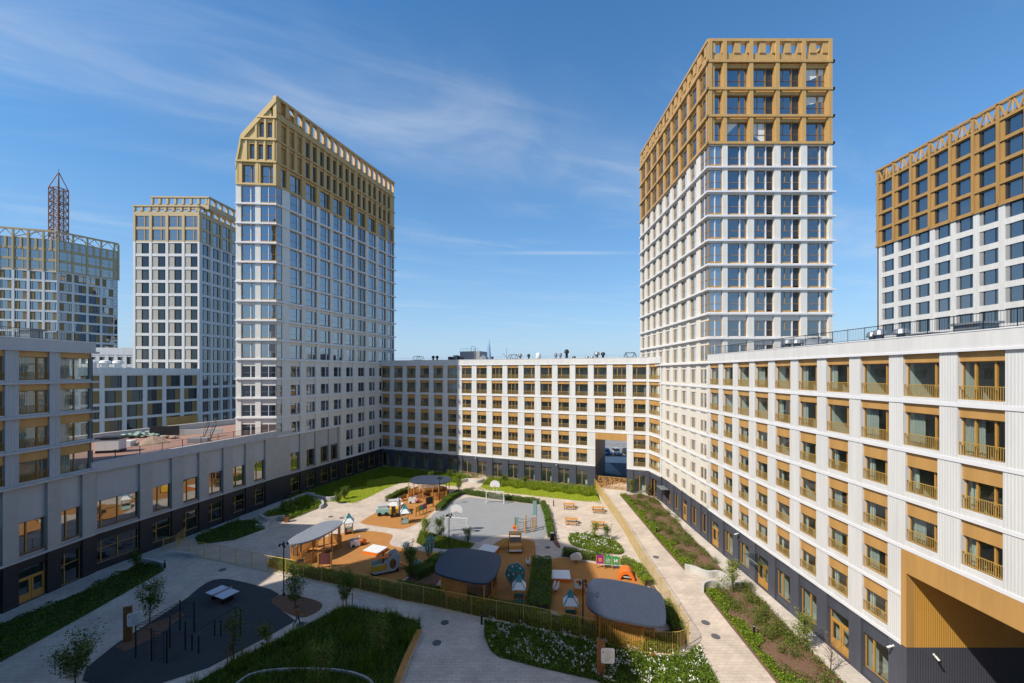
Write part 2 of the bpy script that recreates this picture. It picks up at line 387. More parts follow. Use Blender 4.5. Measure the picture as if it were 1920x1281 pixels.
def side_panel_win(w,h,left,pm,glass='glass_blue',pw=.42,fr='dark_frame'):
    "dark-framed window beside a tan panel"
    k=('s',w,h,left,pm,glass,pw,fr)
    if k in PC: return PC[k]
    a=MB(); x0,x1=(pw*w,w) if left else (0,w*(1-pw))
    if left: a.box(.003,x0,.16,.40,.003,h-.003,0)
    else: a.box(x1,w-.003,.16,.40,.003,h-.003,0)
    frame_rect(a,x0+.003,x1-.003,.28,.37,.003,h-.003,.06,1)
    c=x1-.28*(x1-x0) if left else x0+.28*(x1-x0)
    a.box(c-.04,c+.04,.26,.36,.06,h-.06,1)
    p=MB(); p.add([(x0+.04,.33,.04),(x1-.04,.33,.04),(x1-.04,.33,h-.04),(x0+.04,.33,h-.04)],[(0,1,2,3)])
    PC[k]=Proto('window',a,[pm,fr],w,h,[('pane',p,[glass])]); return PC[k]
def ground_window(w,h,panel,var=0,glass='glass_clear',door=False):
    k=('g',w,h,panel,var,door,glass)
    if k in PC: return PC[k]
    a=MB(); d=.34
    a.box(.003,w-.003,.16,.45,h,h+panel-.003,0)
    frame_rect(a,.003,w-.003,d,d+.09,.003,h,.06,1)
    if door:
        a.box(.06,w-.06,d-.01,d+.08,2.25,2.35,1)
        for x in (.06,w*.52): 
            x1=w*.5 if x<w*.3 else w-.06
            frame_rect(a,x,x1,d-.03,d+.06,.02,2.25,.16,1); a.box(x+.16,x1-.16,d-.02,d+.05,.18,.75,1)
        a.tube((w*.52+.04,d-.1,1.0),(w*.52+.04,d-.1,1.3),.02,2,6)
    elif var==0: a.box(w*.5-.045,w*.5+.045,d-.03,d+.09,.06,h-.06,1)
    elif var==1:
        a.box(w*.26-.045,w*.26+.045,d-.03,d+.09,.06,h-.06,1); a.box(.06,w-.06,d-.02,d+.08,h*.62-.03,h*.62+.03,1); a.box(.06,w*.26,d-.03,d+.09,h*.55-.04,h*.55+.04,1)
    elif var==2:
        a.box(w*.33-.05,w*.33+.05,d-.03,d+.09,.06,h-.06,1)
    elif var==3:
        for c in (.12,.5): a.box(w*c-.045,w*c+.045,d-.03,d+.09,.06,h-.06,1)
        a.box(.06,w-.06,d-.02,d+.08,h*.62-.03,h*.62+.03,1)
    a.box(.003,w-.003,.1,d,-.04,.01,0)
    p=MB(); p.add([(.04,d+.05,.04),(w-.04,d+.05,.04),(w-.04,d+.05,h-.04),(.04,d+.05,h-.04)],[(0,1,2,3)])
    PC[k]=Proto('double_door' if door else 'window',a,['navy','gold_frame','grey_metal'],w,h+panel,[('pane',p,[glass])]); return PC[k]

class Face:
    "a facade: origin o (relative to the building root), direction angle a ; local x along, y inwards, z up"
    def __init__(s, p0, p1, root_loc):
        s.p0=p0; s.p1=p1; s.L=math.hypot(p1[0]-p0[0],p1[1]-p0[1]); s.a=math.atan2(p1[1]-p0[1],p1[0]-p0[0])
        s.o=(p0[0]-root_loc[0],p0[1]-root_loc[1],0.0)
        s.M=Matrix.Translation(s.o)@Matrix.Rotation(s.a,4,'Z')
        s.rl=root_loc
    def pos(s,u,z,y=0): return tuple(s.M@Vector((u,y,z)))
    def u_at(s,px):
        k=(px-960)/F; dx=(s.p1[0]-s.p0[0])/s.L; dy=(s.p1[1]-s.p0[1])/s.L
        return (k*s.p0[1]-s.p0[0])/(dx-k*dy)
def place_windows(root, pls, limit=100):
    "pls: (proto, face, u, z). The ones that show largest become parts, the rest one part"
    def score(t):
        p,f,u,z=t; w=Vector(f.pos(u+p.w/2,z))+Vector((f.rl[0],f.rl[1],0)); v=w-Vector((0,0,CAM_H)); n=Vector((math.sin(f.a),-math.cos(f.a),0))
        px=960+F*w.x/max(w.y,.5); vis=1.0 if (w.y>1 and -20<px<1940) else .01
        return vis*p.w*p.h*max(.02,-n.dot(v.normalized()))/v.length_squared
    pls=sorted(pls,key=score,reverse=True); out=[]
    for p,f,u,z in pls[:limit]:
        me,sm=p.meshes(); o=link(p.name,me,root,f.pos(u,z),f.a); out.append(o)
        for n,m in sm:
            q=link(n,m,o)
            if n=='pane': q.rotation_euler=(random.uniform(-.006,.006),0,random.uniform(-.006,.006))
    rest=pls[limit:]
    if rest:
        mb=MB(); mats=[]
        for p,f,u,z in rest:
            for n,b,mt in [(p.name,p.mb,p.mats)]+p.subs:
                M=f.M@Matrix.Translation((u,0,z)); base=len(mb.v)
                mb.v.extend([tuple(M@Vector(v)) for v in b.v]); mb.f.extend([tuple(base+i for i in q) for q in b.f])
                for x in b.m:
                    if mt[x] not in mats: mats.append(mt[x])
                    mb.m.append(mats.index(mt[x]))
        o=mb.build('window_rows',mats,root); o['kind']='stuff'
    return out
def grid(mb, f, cols, rows, z0, z1, t=.45, u0=0.0, u1=None, m_pier=0, m_sp=1, sp_rec=.04, pier_y=0.0):
    "solid wall round a grid of openings, written into mb in root space"
    u1=f.L if u1 is None else u1; w=MB(); cols=sorted(cols); e=[u0]+[x for c in cols for x in c]+[u1]
    for i in range(0,len(e),2):
        if e[i+1]-e[i]>.01: w.box(e[i],e[i+1],pier_y,t,z0,z1,m_pier)
    zz=[z0]+[x for r in sorted(rows) for x in r]+[z1]
    for a,b in cols:
        for i in range(0,len(zz),2):
            if zz[i+1]-zz[i]>.01: w.box(a,b,sp_rec,t-.003,zz[i],zz[i+1],m_sp)
    mb.merge(w,f.M)
def fbox(mb,f,u0,u1,y0,y1,z0,z1,m=0):
    w=MB(); w.box(u0,u1,y0,y1,z0,z1,m); mb.merge(w,f.M)

# ================================================================== RIGHT WING (white, gold spandrels)
FL=3.2; ZB=4.3
R0=(25.7,52.35); rw=thing('apartment_building','white apartment wing with ochre window panels and slatted balcony rails, sunlit along the planted path','building',R0)
f=Face(R0,(25.7,-4.0),R0); pls=[]; wall=MB()
PIT=3.215; U=[.33+PIT*i for i in range(17)]; WW=2.24
zr=[ZB+FL*k for k in range(7)]
PA0,PA1=26.30,33.6                                   # passage
def rw_cols(k): return [i for i in range(17) if not (k<2 and U[i]+WW>PA0 and U[i]<PA1)]
for k in range(6):
    zf=zr[k]; top=k>=4; c=[]
    for i in rw_cols(k):
        a,b=U[i],U[i]+WW
        if not top: a+=.16; b-=.10
        c.append((a,b))
    zs=zf+(.34 if top else .52); rows=[(zs,zf+FL-.06)]
    segs=[(0,f.L)] if k>=2 else [(0,PA0-.35),(PA1+.35,f.L)]
    for s0,s1 in segs:
        cc=[q for q in c if q[0]>s0 and q[1]<s1]
        grid(wall,f,cc,rows,zf,zf+FL,.45,s0,s1)
    for (a,b),i in zip(c,rw_cols(k)):
        g=.60 if top else .92; w=round(b-a,3); h=round(zf+FL-.06-zs-g,3)
        var=[6,6,6,6,6,6,6,6,6,7][i] if i<10 else 5
        pls.append((juliet(w,h,g,var,curtain=random.choice([0,1,1,2,3])),f,a,zs))
w2=MB()
for k in range(0,7):                                   # ledges and joints between floors
    z=zr[k]-.06; segs=[(0,f.L)] if k not in(0,1) else [(0,PA0-.35),(PA1+.35,f.L)]
    for s0,s1 in segs:
        fbox(w2,f,s0,s1,-.05,.02,z,z+.22,0); 
wall_o=wall.build('facade',['white_rib','white_panel'],rw)
w2.build('floor_ledge',['white_trim'],rw)
pa=MB(); fbox(pa,f,-.05,f.L,-.10,.35,23.46,24.5,0); fbox(pa,f,-.06,f.L,-.16,.0,23.40,23.55,1); fbox(pa,f,-.05,f.L,-.13,.40,24.5,24.56,1)
pa.build('parapet',['white_panel','white_trim'],rw)
# plinth
pl=MB(); gw=[]
for i in range(17):
    a=U[i]; b=a+WW
    if b>PA0-.4 and a<PA1+.4: continue
    gw.append((a+.05,b-.05,i))
for s0,s1 in ((0,PA0-.01),(PA1+.01,f.L)):
    cc=[(a,b) for a,b,i in gw if a>s0 and b<s1]
    if s0>0: pl.build('plinth',['navy_rib','navy'],rw); pl=MB()
    grid(pl,f,[c for c in cc if False] or cc,[(0.02,4.0)],0,4.24,.5,s0,s1,0,1,.10)
for a,b,i in gw:
    door=i in (0,3,6)
    zs=.02 if door else .62
    if not door and a>PA1: fbox(pl,f,a,b,.12,.47,.02,.60,1)
    if not door and a<PA1: sb=MB(); fbox(sb,f,a,b,.12,.47,.02,.60,0); sb.build('sill_wall',['navy'],rw)
    pls.append((ground_window(round(b-a,3),round(3.15-zs,3),.82,[0,2,2,0,2,0,0,2][i%8],door=door),f,a,zs))
pl.build('plinth',['navy_rib','navy'],rw)
# passage: jambs, ribbed gold lining over navy, lintel
ps=MB(); fbox(ps,f,PA0-.35,PA1+.35,-.03,.5,9.14,10.64,0); fbox(ps,f,PA0-.35,PA0,-.03,.5,4.3,9.137,0); fbox(ps,f,PA1,PA1+.35,-.03,.5,4.3,9.137,0)
ps.build('passage_frame',['gold'],rw)
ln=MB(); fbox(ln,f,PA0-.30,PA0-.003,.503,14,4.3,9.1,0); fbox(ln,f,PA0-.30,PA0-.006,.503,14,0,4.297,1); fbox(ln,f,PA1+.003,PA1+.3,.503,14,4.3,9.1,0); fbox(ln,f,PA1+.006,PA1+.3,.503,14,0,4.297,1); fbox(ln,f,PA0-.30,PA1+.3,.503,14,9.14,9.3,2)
l=MB(); 
for m_,n_ in ((0,'passage_lining'),): pass
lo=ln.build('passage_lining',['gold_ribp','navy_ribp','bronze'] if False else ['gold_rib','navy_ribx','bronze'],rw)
body=MB()
for k in range(0,7):
    z=zr[k] if k else ZB
    segs=[(0,f.L)] if k>1 else [(0,PA0-.31),(PA1+.31,f.L)]
    for s0,s1 in segs: fbox(body,f,s0+.02,s1-.02,.46,3.0,z-.16,z+.10,1)
fbody=MB()
for s0,s1,z0,z1 in ((.02,f.L,10.9,23.45),(.02,PA0-.32,.05,10.9),(PA1+.32,f.L,.05,10.9)):
    fbox(body,f,s0,s1,3.0,3.2,z0,z1,0)
for i in range(17):
    u=U[i]-.01; z0=10.9 if PA0-.6<u<PA1+.4 else .05
    fbox(body,f,u-.12,u,.46,2.99,z0,23.4,0)
fbox(body,f,.02,f.L,.46,2.99,.02,.06,1)
body.build('interior',['interior_white','interior_floor'],rw)
sh=MB(); fbox(sh,f,.0,f.L,13.6,14,10.9,24.3,0); fbox(sh,f,0,PA0-.32,13.6,14,0,10.9,0); fbox(sh,f,PA1+.32,f.L,13.6,14,0,10.9,0)
fbox(sh,f,0,f.L,.36,13.59,23.46,23.75,1)
sh.build('roof',['white_panel','roof_grey'],rw)
place_windows(rw,pls,100)
# glass canopies over two of the entrances
for u in (U[3],):
    cn=MB(); fbox(cn,f,u-.1,u+WW+.1,-1.1,.08,2.95,3.03,0); fbox(cn,f,u-.12,u+WW+.12,-1.14,-1.1,2.92,3.06,1); cn.build('canopy',['glass_clear','grey_metal'],rw)
def camera_at(x,y,z,dx,dy,label,rz=None):
    t=thing('security_camera',label,'camera',(x,y,z),math.atan2(dy,dx),'security cameras on the dark plinths')
    b=MB(); b.tube((0,0,0),(.18,0,-.02),.025); b.box(-.02,.02,-.05,.05,-.06,.06); b.build('bracket','white_toy',t)
    b=MB(); b.tube((.12,0,-.03),(.46,.0,-.13),.065,0,10); b.tube((.46,0,-.13),(.50,0,-.142),.07,1,10); b.build('body',['white_toy','black'],t)
    return t
camera_at(25.65,26.9,3.85,-1,0,'white security camera on the navy wall corner beside the gold passage')
camera_at(27.4,25.98,3.9,-.2,-1,'white security camera inside the passage mouth on the navy wall')
camera_at(25.62,45.3,4.0,-1,0,'white security camera high on the navy wall between doors of the right wing')
# roof railing of the wing
t=thing('roof_railing','thin dark railing of upright bars along the edge of the right white wing','railing',(25.7,52.3,24.56))
b=MB(); b.box(.55,.58,-56,-.0,.95,1.0); b.box(.55,.58,-56,0,.1,.13)
for i in range(0,400): b.box(.561,.569,-.14*i-.008,-.14*i+.0,.13,.95)
b.build('bar_panel','dark_metal',t)
for i in range(0,38): MB().box(.55,.58,-1.5*i-.03,-1.5*i,-.6,1.02).build('post','dark_metal',t)

# ================================================================== CENTRAL BUILDING
c0=(-31.0,94.9); c1=(25.0,73.25); ZC=23.9
cb=thing('apartment_building','white mid-rise block with ochre panels closing the far end of the courtyard','building',c0)
f=Face(c0,c1,c0); fx=Face(c1,(25.66,68.9),c0); pls=[]; wall=MB(); FC=(ZC-ZB)/6; zr=[ZB+FC*k for k in range(7)]
CP=3.575; UC=[.02+CP*i for i in range(17)]
GP0,GP1=50.35,56.2
vs=[0,3,2,1,3,4,4,4,2,2,0,0,4,4,4,2,4]
for k in range(6):
    zf=zr[k]; top=k>=4; cc=[]
    for i,u in enumerate(UC):
        if k<2 and u+2>GP0 and u<GP1: continue
        a,b=(u,u+2.45) if top else (u+.18,u+2.32)
        a=max(a,.02); cc.append((a,b,i))
    zs=zf+(.34 if top else .52)
    for s0,s1 in ([(0,f.L)] if k>=2 else [(0,GP0),(GP1,f.L)]):
        grid(wall,f,[(a,b) for a,b,i in cc if a>=s0 and b<=s1],[(zs,zf+FC-.06)],zf,zf+FC,.45,s0,s1)
    for a,b,i in cc:
        g=.60 if top else .94
        pls.append((juliet(round(b-a,3),round(zf+FC-.06-zs-g,3),g,vs[i],curtain=random.choice([0,0,1,3])),f,a,zs))
    # chamfered corner bay against the right tower
    grid(wall,fx,[(.1,fx.L-.35)],[(zs,zf+FC-.06)],zf,zf+FC,.45,.0,fx.L)
    g=.60 if top else .94
    pls.append((juliet(round(fx.L-.45,3),round(zf+FC-.06-zs-g,3),g,2),fx,.1,zs))
wall.build('facade',['white_panel','white_panel'],cb)
w2=MB()
for k in range(7):
    z=zr[k]-.06
    for s0,s1 in ([(0,f.L)] if k>1 else [(0,GP0),(GP1,f.L)]): fbox(w2,f,s0,s1,-.06,.02,z,z+.22)
    fbox(w2,fx,.03,fx.L,-.05,.02,z,z+.22)
w2.build('floor_ledge','white_trim',cb)
pa=MB(); fbox(pa,f,0,f.L+.1,-.08,.4,ZC-.04,25.0,0); fbox(pa,f,0,f.L+.1,-.13,.45,25.0,25.06,1); fbox(pa,fx,.1,fx.L,-.09,.4,ZC-.04,24.99,0); fbox(pa,f,0,f.L,-.13,-.05,ZC-.1,ZC+.03,1)
pa.build('parapet',['white_panel','white_trim'],cb)
pl=MB(); gw=[]
for i,u in enumerate(UC):
    if u+2>GP0 and u<GP1: continue
    gw.append((u+.15,u+2.35,i))
for s0,s1 in ((0,GP0),(GP1,f.L)):
    if s0>0: pl.build('plinth',['navy','grey_paint'],cb); pl=MB()
    grid(pl,f,[(a,b) for a,b,i in gw if a>=s0 and b<=s1],[(.3,4.0)],0,ZB-.06,.5,s0,s1,0,1,.1)
for a,b,i in gw: pls.append((ground_window(round(b-a,3),2.95,.72,0),f,a,.3))
grid(pl,fx,[(.3,fx.L-.5)],[(.05,4.0)],0,ZB-.06,.5,0,fx.L,0,1,.1); pls.append((ground_window(round(fx.L-.8,3),3.1,.82,2),fx,.3,.05))
pl.build('plinth',['navy','grey_paint'],cb)
ps=MB(); fbox(ps,f,GP0,GP1,-.02,.5,9.45,10.78,0); fbox(ps,f,GP0-.2,GP0-.003,.503,13.5,4.3,9.6,1); fbox(ps,f,GP0-.2,GP0-.006,.503,13.5,0,4.297,2); fbox(ps,f,GP1+.003,GP1+.2,.503,13.5,0,9.6,1); fbox(ps,f,GP0-.2,GP1+.2,.503,13.5,9.6,9.8,1)
ps.build('passage_frame',['gold','bronze','navy'],cb)
body=MB()
for k in range(7):
    for s0,s1 in ([(0,f.L)] if k>1 else [(0,GP0-.21),(GP1+.21,f.L-.5)]): fbox(body,f,s0+.02,s1-.02,.46,2.0,zr[k]-.16,zr[k]+.1,1)
for s0,s1,z0,z1 in ((.02,f.L,10.9,ZC-.05),(.02,GP0-.21,.05,10.9),(GP1+.21,f.L-.5,.05,10.9)): fbox(body,f,s0,s1,2.0,2.2,z0,z1,0)
for i in range(17):
    u=UC[i]+3.0; z0=10.9 if GP0-.3<u<GP1+.3 else .05
    fbox(body,f,u-.06,u+.06,.46,1.99,z0,ZC-.06,0)
body.build('interior',['interior_white','interior_floor'],cb)
sh=MB(); fbox(sh,f,0,f.L+1,.42,13.5,ZC-.05,ZC+.3,1)
for s0,s1,z0,z1 in ((0,f.L,10.9,24.9),(0,GP0-.21,0,10.9),(GP1+.21,f.L,0,10.9)): fbox(sh,f,s0,s1,13.5,13.9,z0,z1,0)
sh.build('roof',['white_panel','roof_grey'],cb)
place_windows(cb,pls,100)
for i,u in ((1,22.2),(2,41.0)):
    p=f.pos(u+ (24.95-22.2 if i==1 else 1.7),3.9,-.05); n=Vector((math.sin(f.a),-math.cos(f.a)))
    camera_at(p[0]+c0[0],p[1]+c0[1],3.95,n.x,n.y,['','white security camera on the dark pier above the basketball hoop','white security camera on the dark pier over the right end of the meadow'][i])
CEN=f
# ================================================================== RIGHT TOWER
t0=(25.72,52.5); rt=thing('tower_block','tall white tower with a gold open-topped crown rising behind the right wing','tower',t0)
A=Face((25.72,80.2),t0,t0); B=Face(t0,(42.0,52.5),t0); wall=MB(); gold=MB(); led=MB(); pls=[]
zl=[4.3+3.2*k for k in range(16)]                                     # 4.3 .. 52.3
colA=[(.72+3.08*i,.72+3.08*i+2.05) for i in range(8)]; colAc=(25.55,27.7)
colB=[(.0,1.85),(2.55,5.15),(6.02,8.62),(9.5,12.1),(12.98,15.75)]
for k in range(15):
    zf=zl[k]; low=k<6; pan=1.0 if k<4 else (.55 if k<8 else .0)
    zt=zf+3.2-.28; zs=zf+.28 if not low else zf+.45; h=round(zt-zs-pan,3)
    aC=[(a,b) if not low else (a+.2,b-.05) for a,b in colA]
    cA=aC+[colAc] if not low else aC+[(25.6,27.3)]
    grid(wall,A,cA,[(zs,zt)],zf,zf+3.2,.45)
    bC=colB if k>=6 else colB
    grid(wall,B,bC,[(zs,zt)],zf,zf+3.2,.45)
    gl='glass_blue'
    for i,(a,b) in enumerate(cA):
        pls.append((twin(round(b-a,3),h,0,'glass_pale',panel=pan,sill=.14 if k>9 else .0) if i<8 else twin(round(b-a,3),h,8,'glass_pale',panel=pan,sill=.0,depth=.07),A,a,zs))
    for i,(a,b) in enumerate(bC):
        pls.append((twin(round(b-a,3),h,[8,0,2,2,0][i],'glass_deep' if i not in (0,) else 'glass_haze',panel=pan,sill=.20 if k>7 else .0,depth=.24 if i else .07),B,a,zs))
    e=.28 if k>=6 else .08
    if k>=1:
        fbox(led,A,0,A.L,-e,.02,zf-.10,zf+.12); fbox(led,B,-e,B.L+e*1.2,-e,.02,zf-.101,zf+.121)
for a,b in ((1.85,2.55),(5.15,6.02),(8.62,9.5),(12.1,12.98),(15.75,16.28)): fbox(wall,B,a+.02,b-.02,-.10,.01,23.5,52.1)
wall.build('facade',['white_brick','white_brick'],rt); led.build('floor_ledge','white_trim',rt)
zc=[52.3,55.85,59.4,63.0,66.0]
cA=[(.55+3.08*i,.55+3.08*i+2.3) for i in range(9)]; cB=[(.85,1.85),(2.5,5.3),(5.98,8.75),(9.43,12.2),(12.88,15.6)]
for k in range(3):
    zf=zc[k]; zs=zf+.24; zt=zc[k+1]-.62; h=round(zt-zs,3)
    grid(gold,A,cA,[(zs,zt)],zf,zc[k+1],.6,0,None,0,0,.12); grid(gold,B,cB,[(zs,zt)],zf,zc[k+1],.6,0,None,0,0,.22)
    for i,(a,b) in enumerate(cA): pls.append((twin(round(b-a,3),h,1,'glass_blue','bronze','bronze',sill=0,depth=.20),A,a,zs))
    for i,(a,b) in enumerate(cB): pls.append((twin(round(b-a,3),h,[3,0,2,2,0][i] if i else 9,'glass_blue','bronze','bronze',sill=0,depth=.45),B,a,zs))
def crown_top(mb, face, z0, z1, pit, wid, off, slant=True):
    "open parapet: solid strip, posts in pairs, top rail"
    zm=z0+(z1-z0)*.40
    fbox(mb,face,0,face.L,.12,.5,z0,zm); fbox(mb,face,0,face.L,-.12,.62,z1-.35,z1)
    u=off; 
    fbox(mb,face,0,off,0,.55,zm,z1-.351)
    while u+wid<face.L-.05:
        fbox(mb,face,u+wid,min(u+pit,face.L),0,.55,zm,z1-.351); u+=pit
for fc,of in ((A,.9),(B,.95)): crown_top(gold,fc,63.0,66.0,1.66,.86,of)
C2=Face((42,52.5),(42,80.2),t0); D2=Face((42,80.2),(25.72,80.2),t0)
for fc in (C2,D2): crown_top(gold,fc,63.0,66.0,1.66,.86,.9)
for k in range(5):
    z=zc[k]; 
    if k==4: continue
    for fc in (A,B,C2): fbox(gold,fc,-.22,fc.L+.22,-.22,.02,z-.16,z+.16)
for i in range(9): fbox(gold,A,.72+3.08*i-.72,.72+3.08*i-.25,-.05,.02,52.46,65.65)
for u in (.0,1.92,5.38,8.83,12.28,15.75): fbox(gold,B,u,u+.5,-.14,.02,52.461,65.651)
gold.build('crown','gold_tower',rt)
core=MB(); core.box(.5,15.8,.5,27.2,0,62.9,0); core.box(15.8,16.28,0.02,27.7,0,52.3,1); core.box(.02,15.8,27.2,27.68,0,62.99,1); core.box(15.8,16.2,.1,27.6,52.3,62.99,2)
core.build('core',['white_brick','white_brick','gold_tower'],rt)
mst=MB(); mst.box(11.0,11.6,6,6.6,63,67.2); mst.tube((13.5,4,63),(15,8,66.4),.12); mst.build('roof_mast','grey_paint',rt)
# ground floor of the tower along the path
pl=MB(); gl=[(.9+3.08*i,.9+3.08*i+1.9) for i in range(9)]
grid(pl,A,gl,[(.02,4.0)],0,4.24,.5,0,A.L,0,1,.1)
for i,(a,b) in enumerate(gl):
    door=i in (3,6); zs=.03 if door else .6
    if not door: fbox(pl,A,a,b,.12,.47,.02,.58,1)
    pls.append((ground_window(1.9,round(3.15-zs,3),.82,0,'glass_dark',door=door),A,a,zs))
fbox(pl,B,0,B.L,0,.5,0,4.24,0)
pl.build('plinth',['navy_rib','navy'],rt)
place_windows(rt,pls,100)
cn=MB(); fbox(cn,A,12.2,14.6,-1.2,.08,2.95,3.03,0); cn.build('canopy',['grey_metal'],rt)

# ================================================================== LEFT TOWER
PT=(-40.3,68.4); PE=(-29.3,99.5)
lt=thing('tower_block','tall tower with a pointed gold gable end left of the central block','tower',PT)
A=Face(PT,PE,PT); B=Face((-46.9,67.9),PT,PT); wall=MB(); gold=MB(); led=MB(); pls=[]
zl=[4.3,7.75]+[11.2+3.31*k for k in range(14)]                        # .. 54.2
Y2u=lambda y:(y-PT[1])/(PE[1]-PT[1])*A.L
cY=[71.05,74.3,77.5,80.65,83.9,87.3,90.65,94.05,97.2]
colA=[(Y2u(y)-.08,Y2u(y)+2.48) for y in cY]; colA[-1]=(colA[-1][0],A.L-.1)
colB=[(.85,3.15),(4.05,B.L)]
for k in range(15):
    zf=zl[k]; z1=zl[k+1]; fl=z1-zf; low=k<6
    pan=(.95 if k<6 else .45 if k<9 else 0.0); zs=zf+.28; zt=z1-.16; h=round(zt-zs-pan,3)
    cA=[(a,b) if not low else (a+.15,b-.35) for a,b in colA]
    if k<2: cA=[c for c in cA if c[0]>Y2u(82.5)]
    if k>=2: cA=[(0,1.15)]+cA
    u0=Y2u(82.4) if k<2 else 0
    grid(wall,A,cA,[(zs,zt)],zf,z1,.45,u0,A.L,0,1)
    if k>=2: grid(wall,B,colB,[(zs,zt)],zf,z1,.45,0,B.L,0,1)
    gl='glass_blue' if k>=6 else 'glass_dark'
    for i,(a,b) in enumerate(cA): pls.append((twin(round(b-a,3),h,(9 if b-a<1.3 else 0) if i!=6 or k<4 else 3,gl if i!=6 else 'glass_dark','gold_frame' if k>5 else 'grey_paint',panel=pan,sill=.12 if k>6 else 0,depth=.24 if b-a>1.3 else .07),A,a,zs))
    if k>=2:
        for i,(a,b) in enumerate(colB): pls.append((twin(round(b-a,3),h,[0,8][i],gl,'gold_frame' if k>5 else 'grey_paint',panel=pan,sill=.12 if k>6 else 0,depth=.24 if i==0 else .07),B,a,zs))
        e=.24
        fbox(led,B,0,B.L+e*.6,-e,.02,zf-.10,zf+.14)
    e=.24 if k>5 else .08
    fbox(led,A,u0-(e if k>=2 else 0),A.L+e*2.2,-e,.02,zf-.101,zf+.141)
wall.build('facade',['white_brick','cream_panel'],lt); led.build('floor_ledge','white_trim',lt)
zc=[54.3,58.2,62.0,65.8,69.6]
# long gold face
w1=[(0.95,2.0)]+[(Y2u(y)-.05,Y2u(y)+2.4) for y in cY[:-1]]+[(Y2u(cY[-1]),A.L-.35)]
nar=[(.95,2.05)]
for y in cY: u=Y2u(y); nar+= [(u-.15,u+.85),(u+1.5,u+2.5)]
nar=[n for n in nar if n[1]<A.L-.2]
for k in range(3):
    zf=zc[k]; zs=zf+.35; zt=zc[k+1]-.6; cc=w1 if k==0 else nar
    grid(gold,A,cc,[(zs,zt)],zf,zc[k+1],.6,0,A.L,0,0,.2)
    for i,(a,b) in enumerate(cc): pls.append((twin(round(b-a,3),round(zt-zs,3),0 if (k==0 and i) else 9,'glass_blue' if k==0 else 'glass_dark','bronze','bronze',sill=0,depth=.42),A,a,zs))
u=.9
fbox(gold,A,0,A.L,.15,.5,zc[3],zc[3]+1.15); fbox(gold,A,-.1,A.L+.1,-.1,.6,zc[4]-.45,zc[4]); fbox(gold,A,0,.9,0,.55,zc[3]+1.15,zc[4]-.451)
while u+.95<A.L-.05:
    fbox(gold,A,u+.95,min(u+1.72,A.L),0,.55,zc[3]+1.15,zc[4]-.451); u+=1.72
for k in range(4): fbox(gold,A,-.16,A.L+.16,-.16,.02,zc[k]-.14,zc[k]+.14)
# gable end: the first gold storey is square, above it the outline slopes up to the long face
LB=B.L
grid(gold,B,[(1.0,3.1),(4.0,6.1)],[(zc[0]+.35,zc[1]-.55)],zc[0],zc[1],.6,0,LB,1,1,.2)
for a in (1.0,4.0): pls.append((twin(2.1,round(zc[1]-.55-zc[0]-.35,3),0,'glass_blue','bronze','bronze',sill=0,depth=.42),B,a,zc[0]+.35))
UK,ZK=.80,62.6
sl=lambda u: zc[1]+(ZK-zc[1])*u/UK if u<UK else ZK+(zc[4]-ZK)*(min(u,LB)-UK)/(LB-UK)
inv=lambda z: (z-zc[1])/(ZK-zc[1])*UK if z<ZK else UK+(z-ZK)/(zc[4]-ZK)*(LB-UK)                   # slope line
def slope_piece(u0,u1,z0,z1):
    "part of the gable wall under the slope, cut to the line"
    P=[(u0,z0),(u1,z0),(u1,min(z1,sl(u1))),(u0,min(z1,sl(u0)))]
    us=inv(z1)
    if u0<us<u1: P=[(u0,z0),(u1,z0),(u1,z1),(us,z1),(u0,sl(u0))]
    w=MB(); n=len(P); w.add([(x,.1,z) for x,z in P]+[(x,.55,z) for x,z in P],[tuple(range(n)),tuple(range(2*n-1,n-1,-1))]+[(i,n+i,n+(i+1)%n,(i+1)%n) for i in range(n)],1); gold.merge(w,B.M)
for k,ops in ((1,[(2.15,3.0),(3.6,4.4),(5.0,5.85)]),(2,[(3.75,4.55),(5.1,5.9)])):
    z0=zc[k]; z1=zc[k+1]; e=0.0; zs=z0+.45; zt=z1-.75
    us0=inv(z0)
    edges=[us0]+[x for o in ops for x in o]+[LB]
    for i in range(0,len(edges),2): slope_piece(edges[i],edges[i+1],z0,z1)
    for a,b in ops:
        slope_piece(a,b,z0,zs); 
        zt2=min(zt,sl(a)-.25)
        slope_piece(a,b,zt2,z1); pls.append((twin(round(b-a,3),round(zt2-zs,3),9,'glass_dark','bronze','bronze',sill=0,depth=.40),B,a,zs))
slope_piece(inv(zc[3]),LB-.9,zc[3],zc[3]+1.3)
fbox(gold,B,LB-.55,LB,.0,.55,zc[3],zc[4]-.5,1)
for k in range(4): fbox(gold,B,max(0,inv(zc[k]) if k else 0),LB+.1,-.16,.1,zc[k]-.14,zc[k]+.14,1)
for k,us in ((1,(1.7,3.3,4.7,6.2)),(2,(3.3,4.8,6.2))):
    for u in us: fbox(gold,B,u-.14,u+.14,-.05,.11,zc[k]+.14,min(zc[k+1]-.14,sl(u-.14)-.2),1)
for u in (.0,3.35,6.25): fbox(gold,B,u,u+.35,-.05,.02,zc[0]+.14,zc[1]-.14,1)
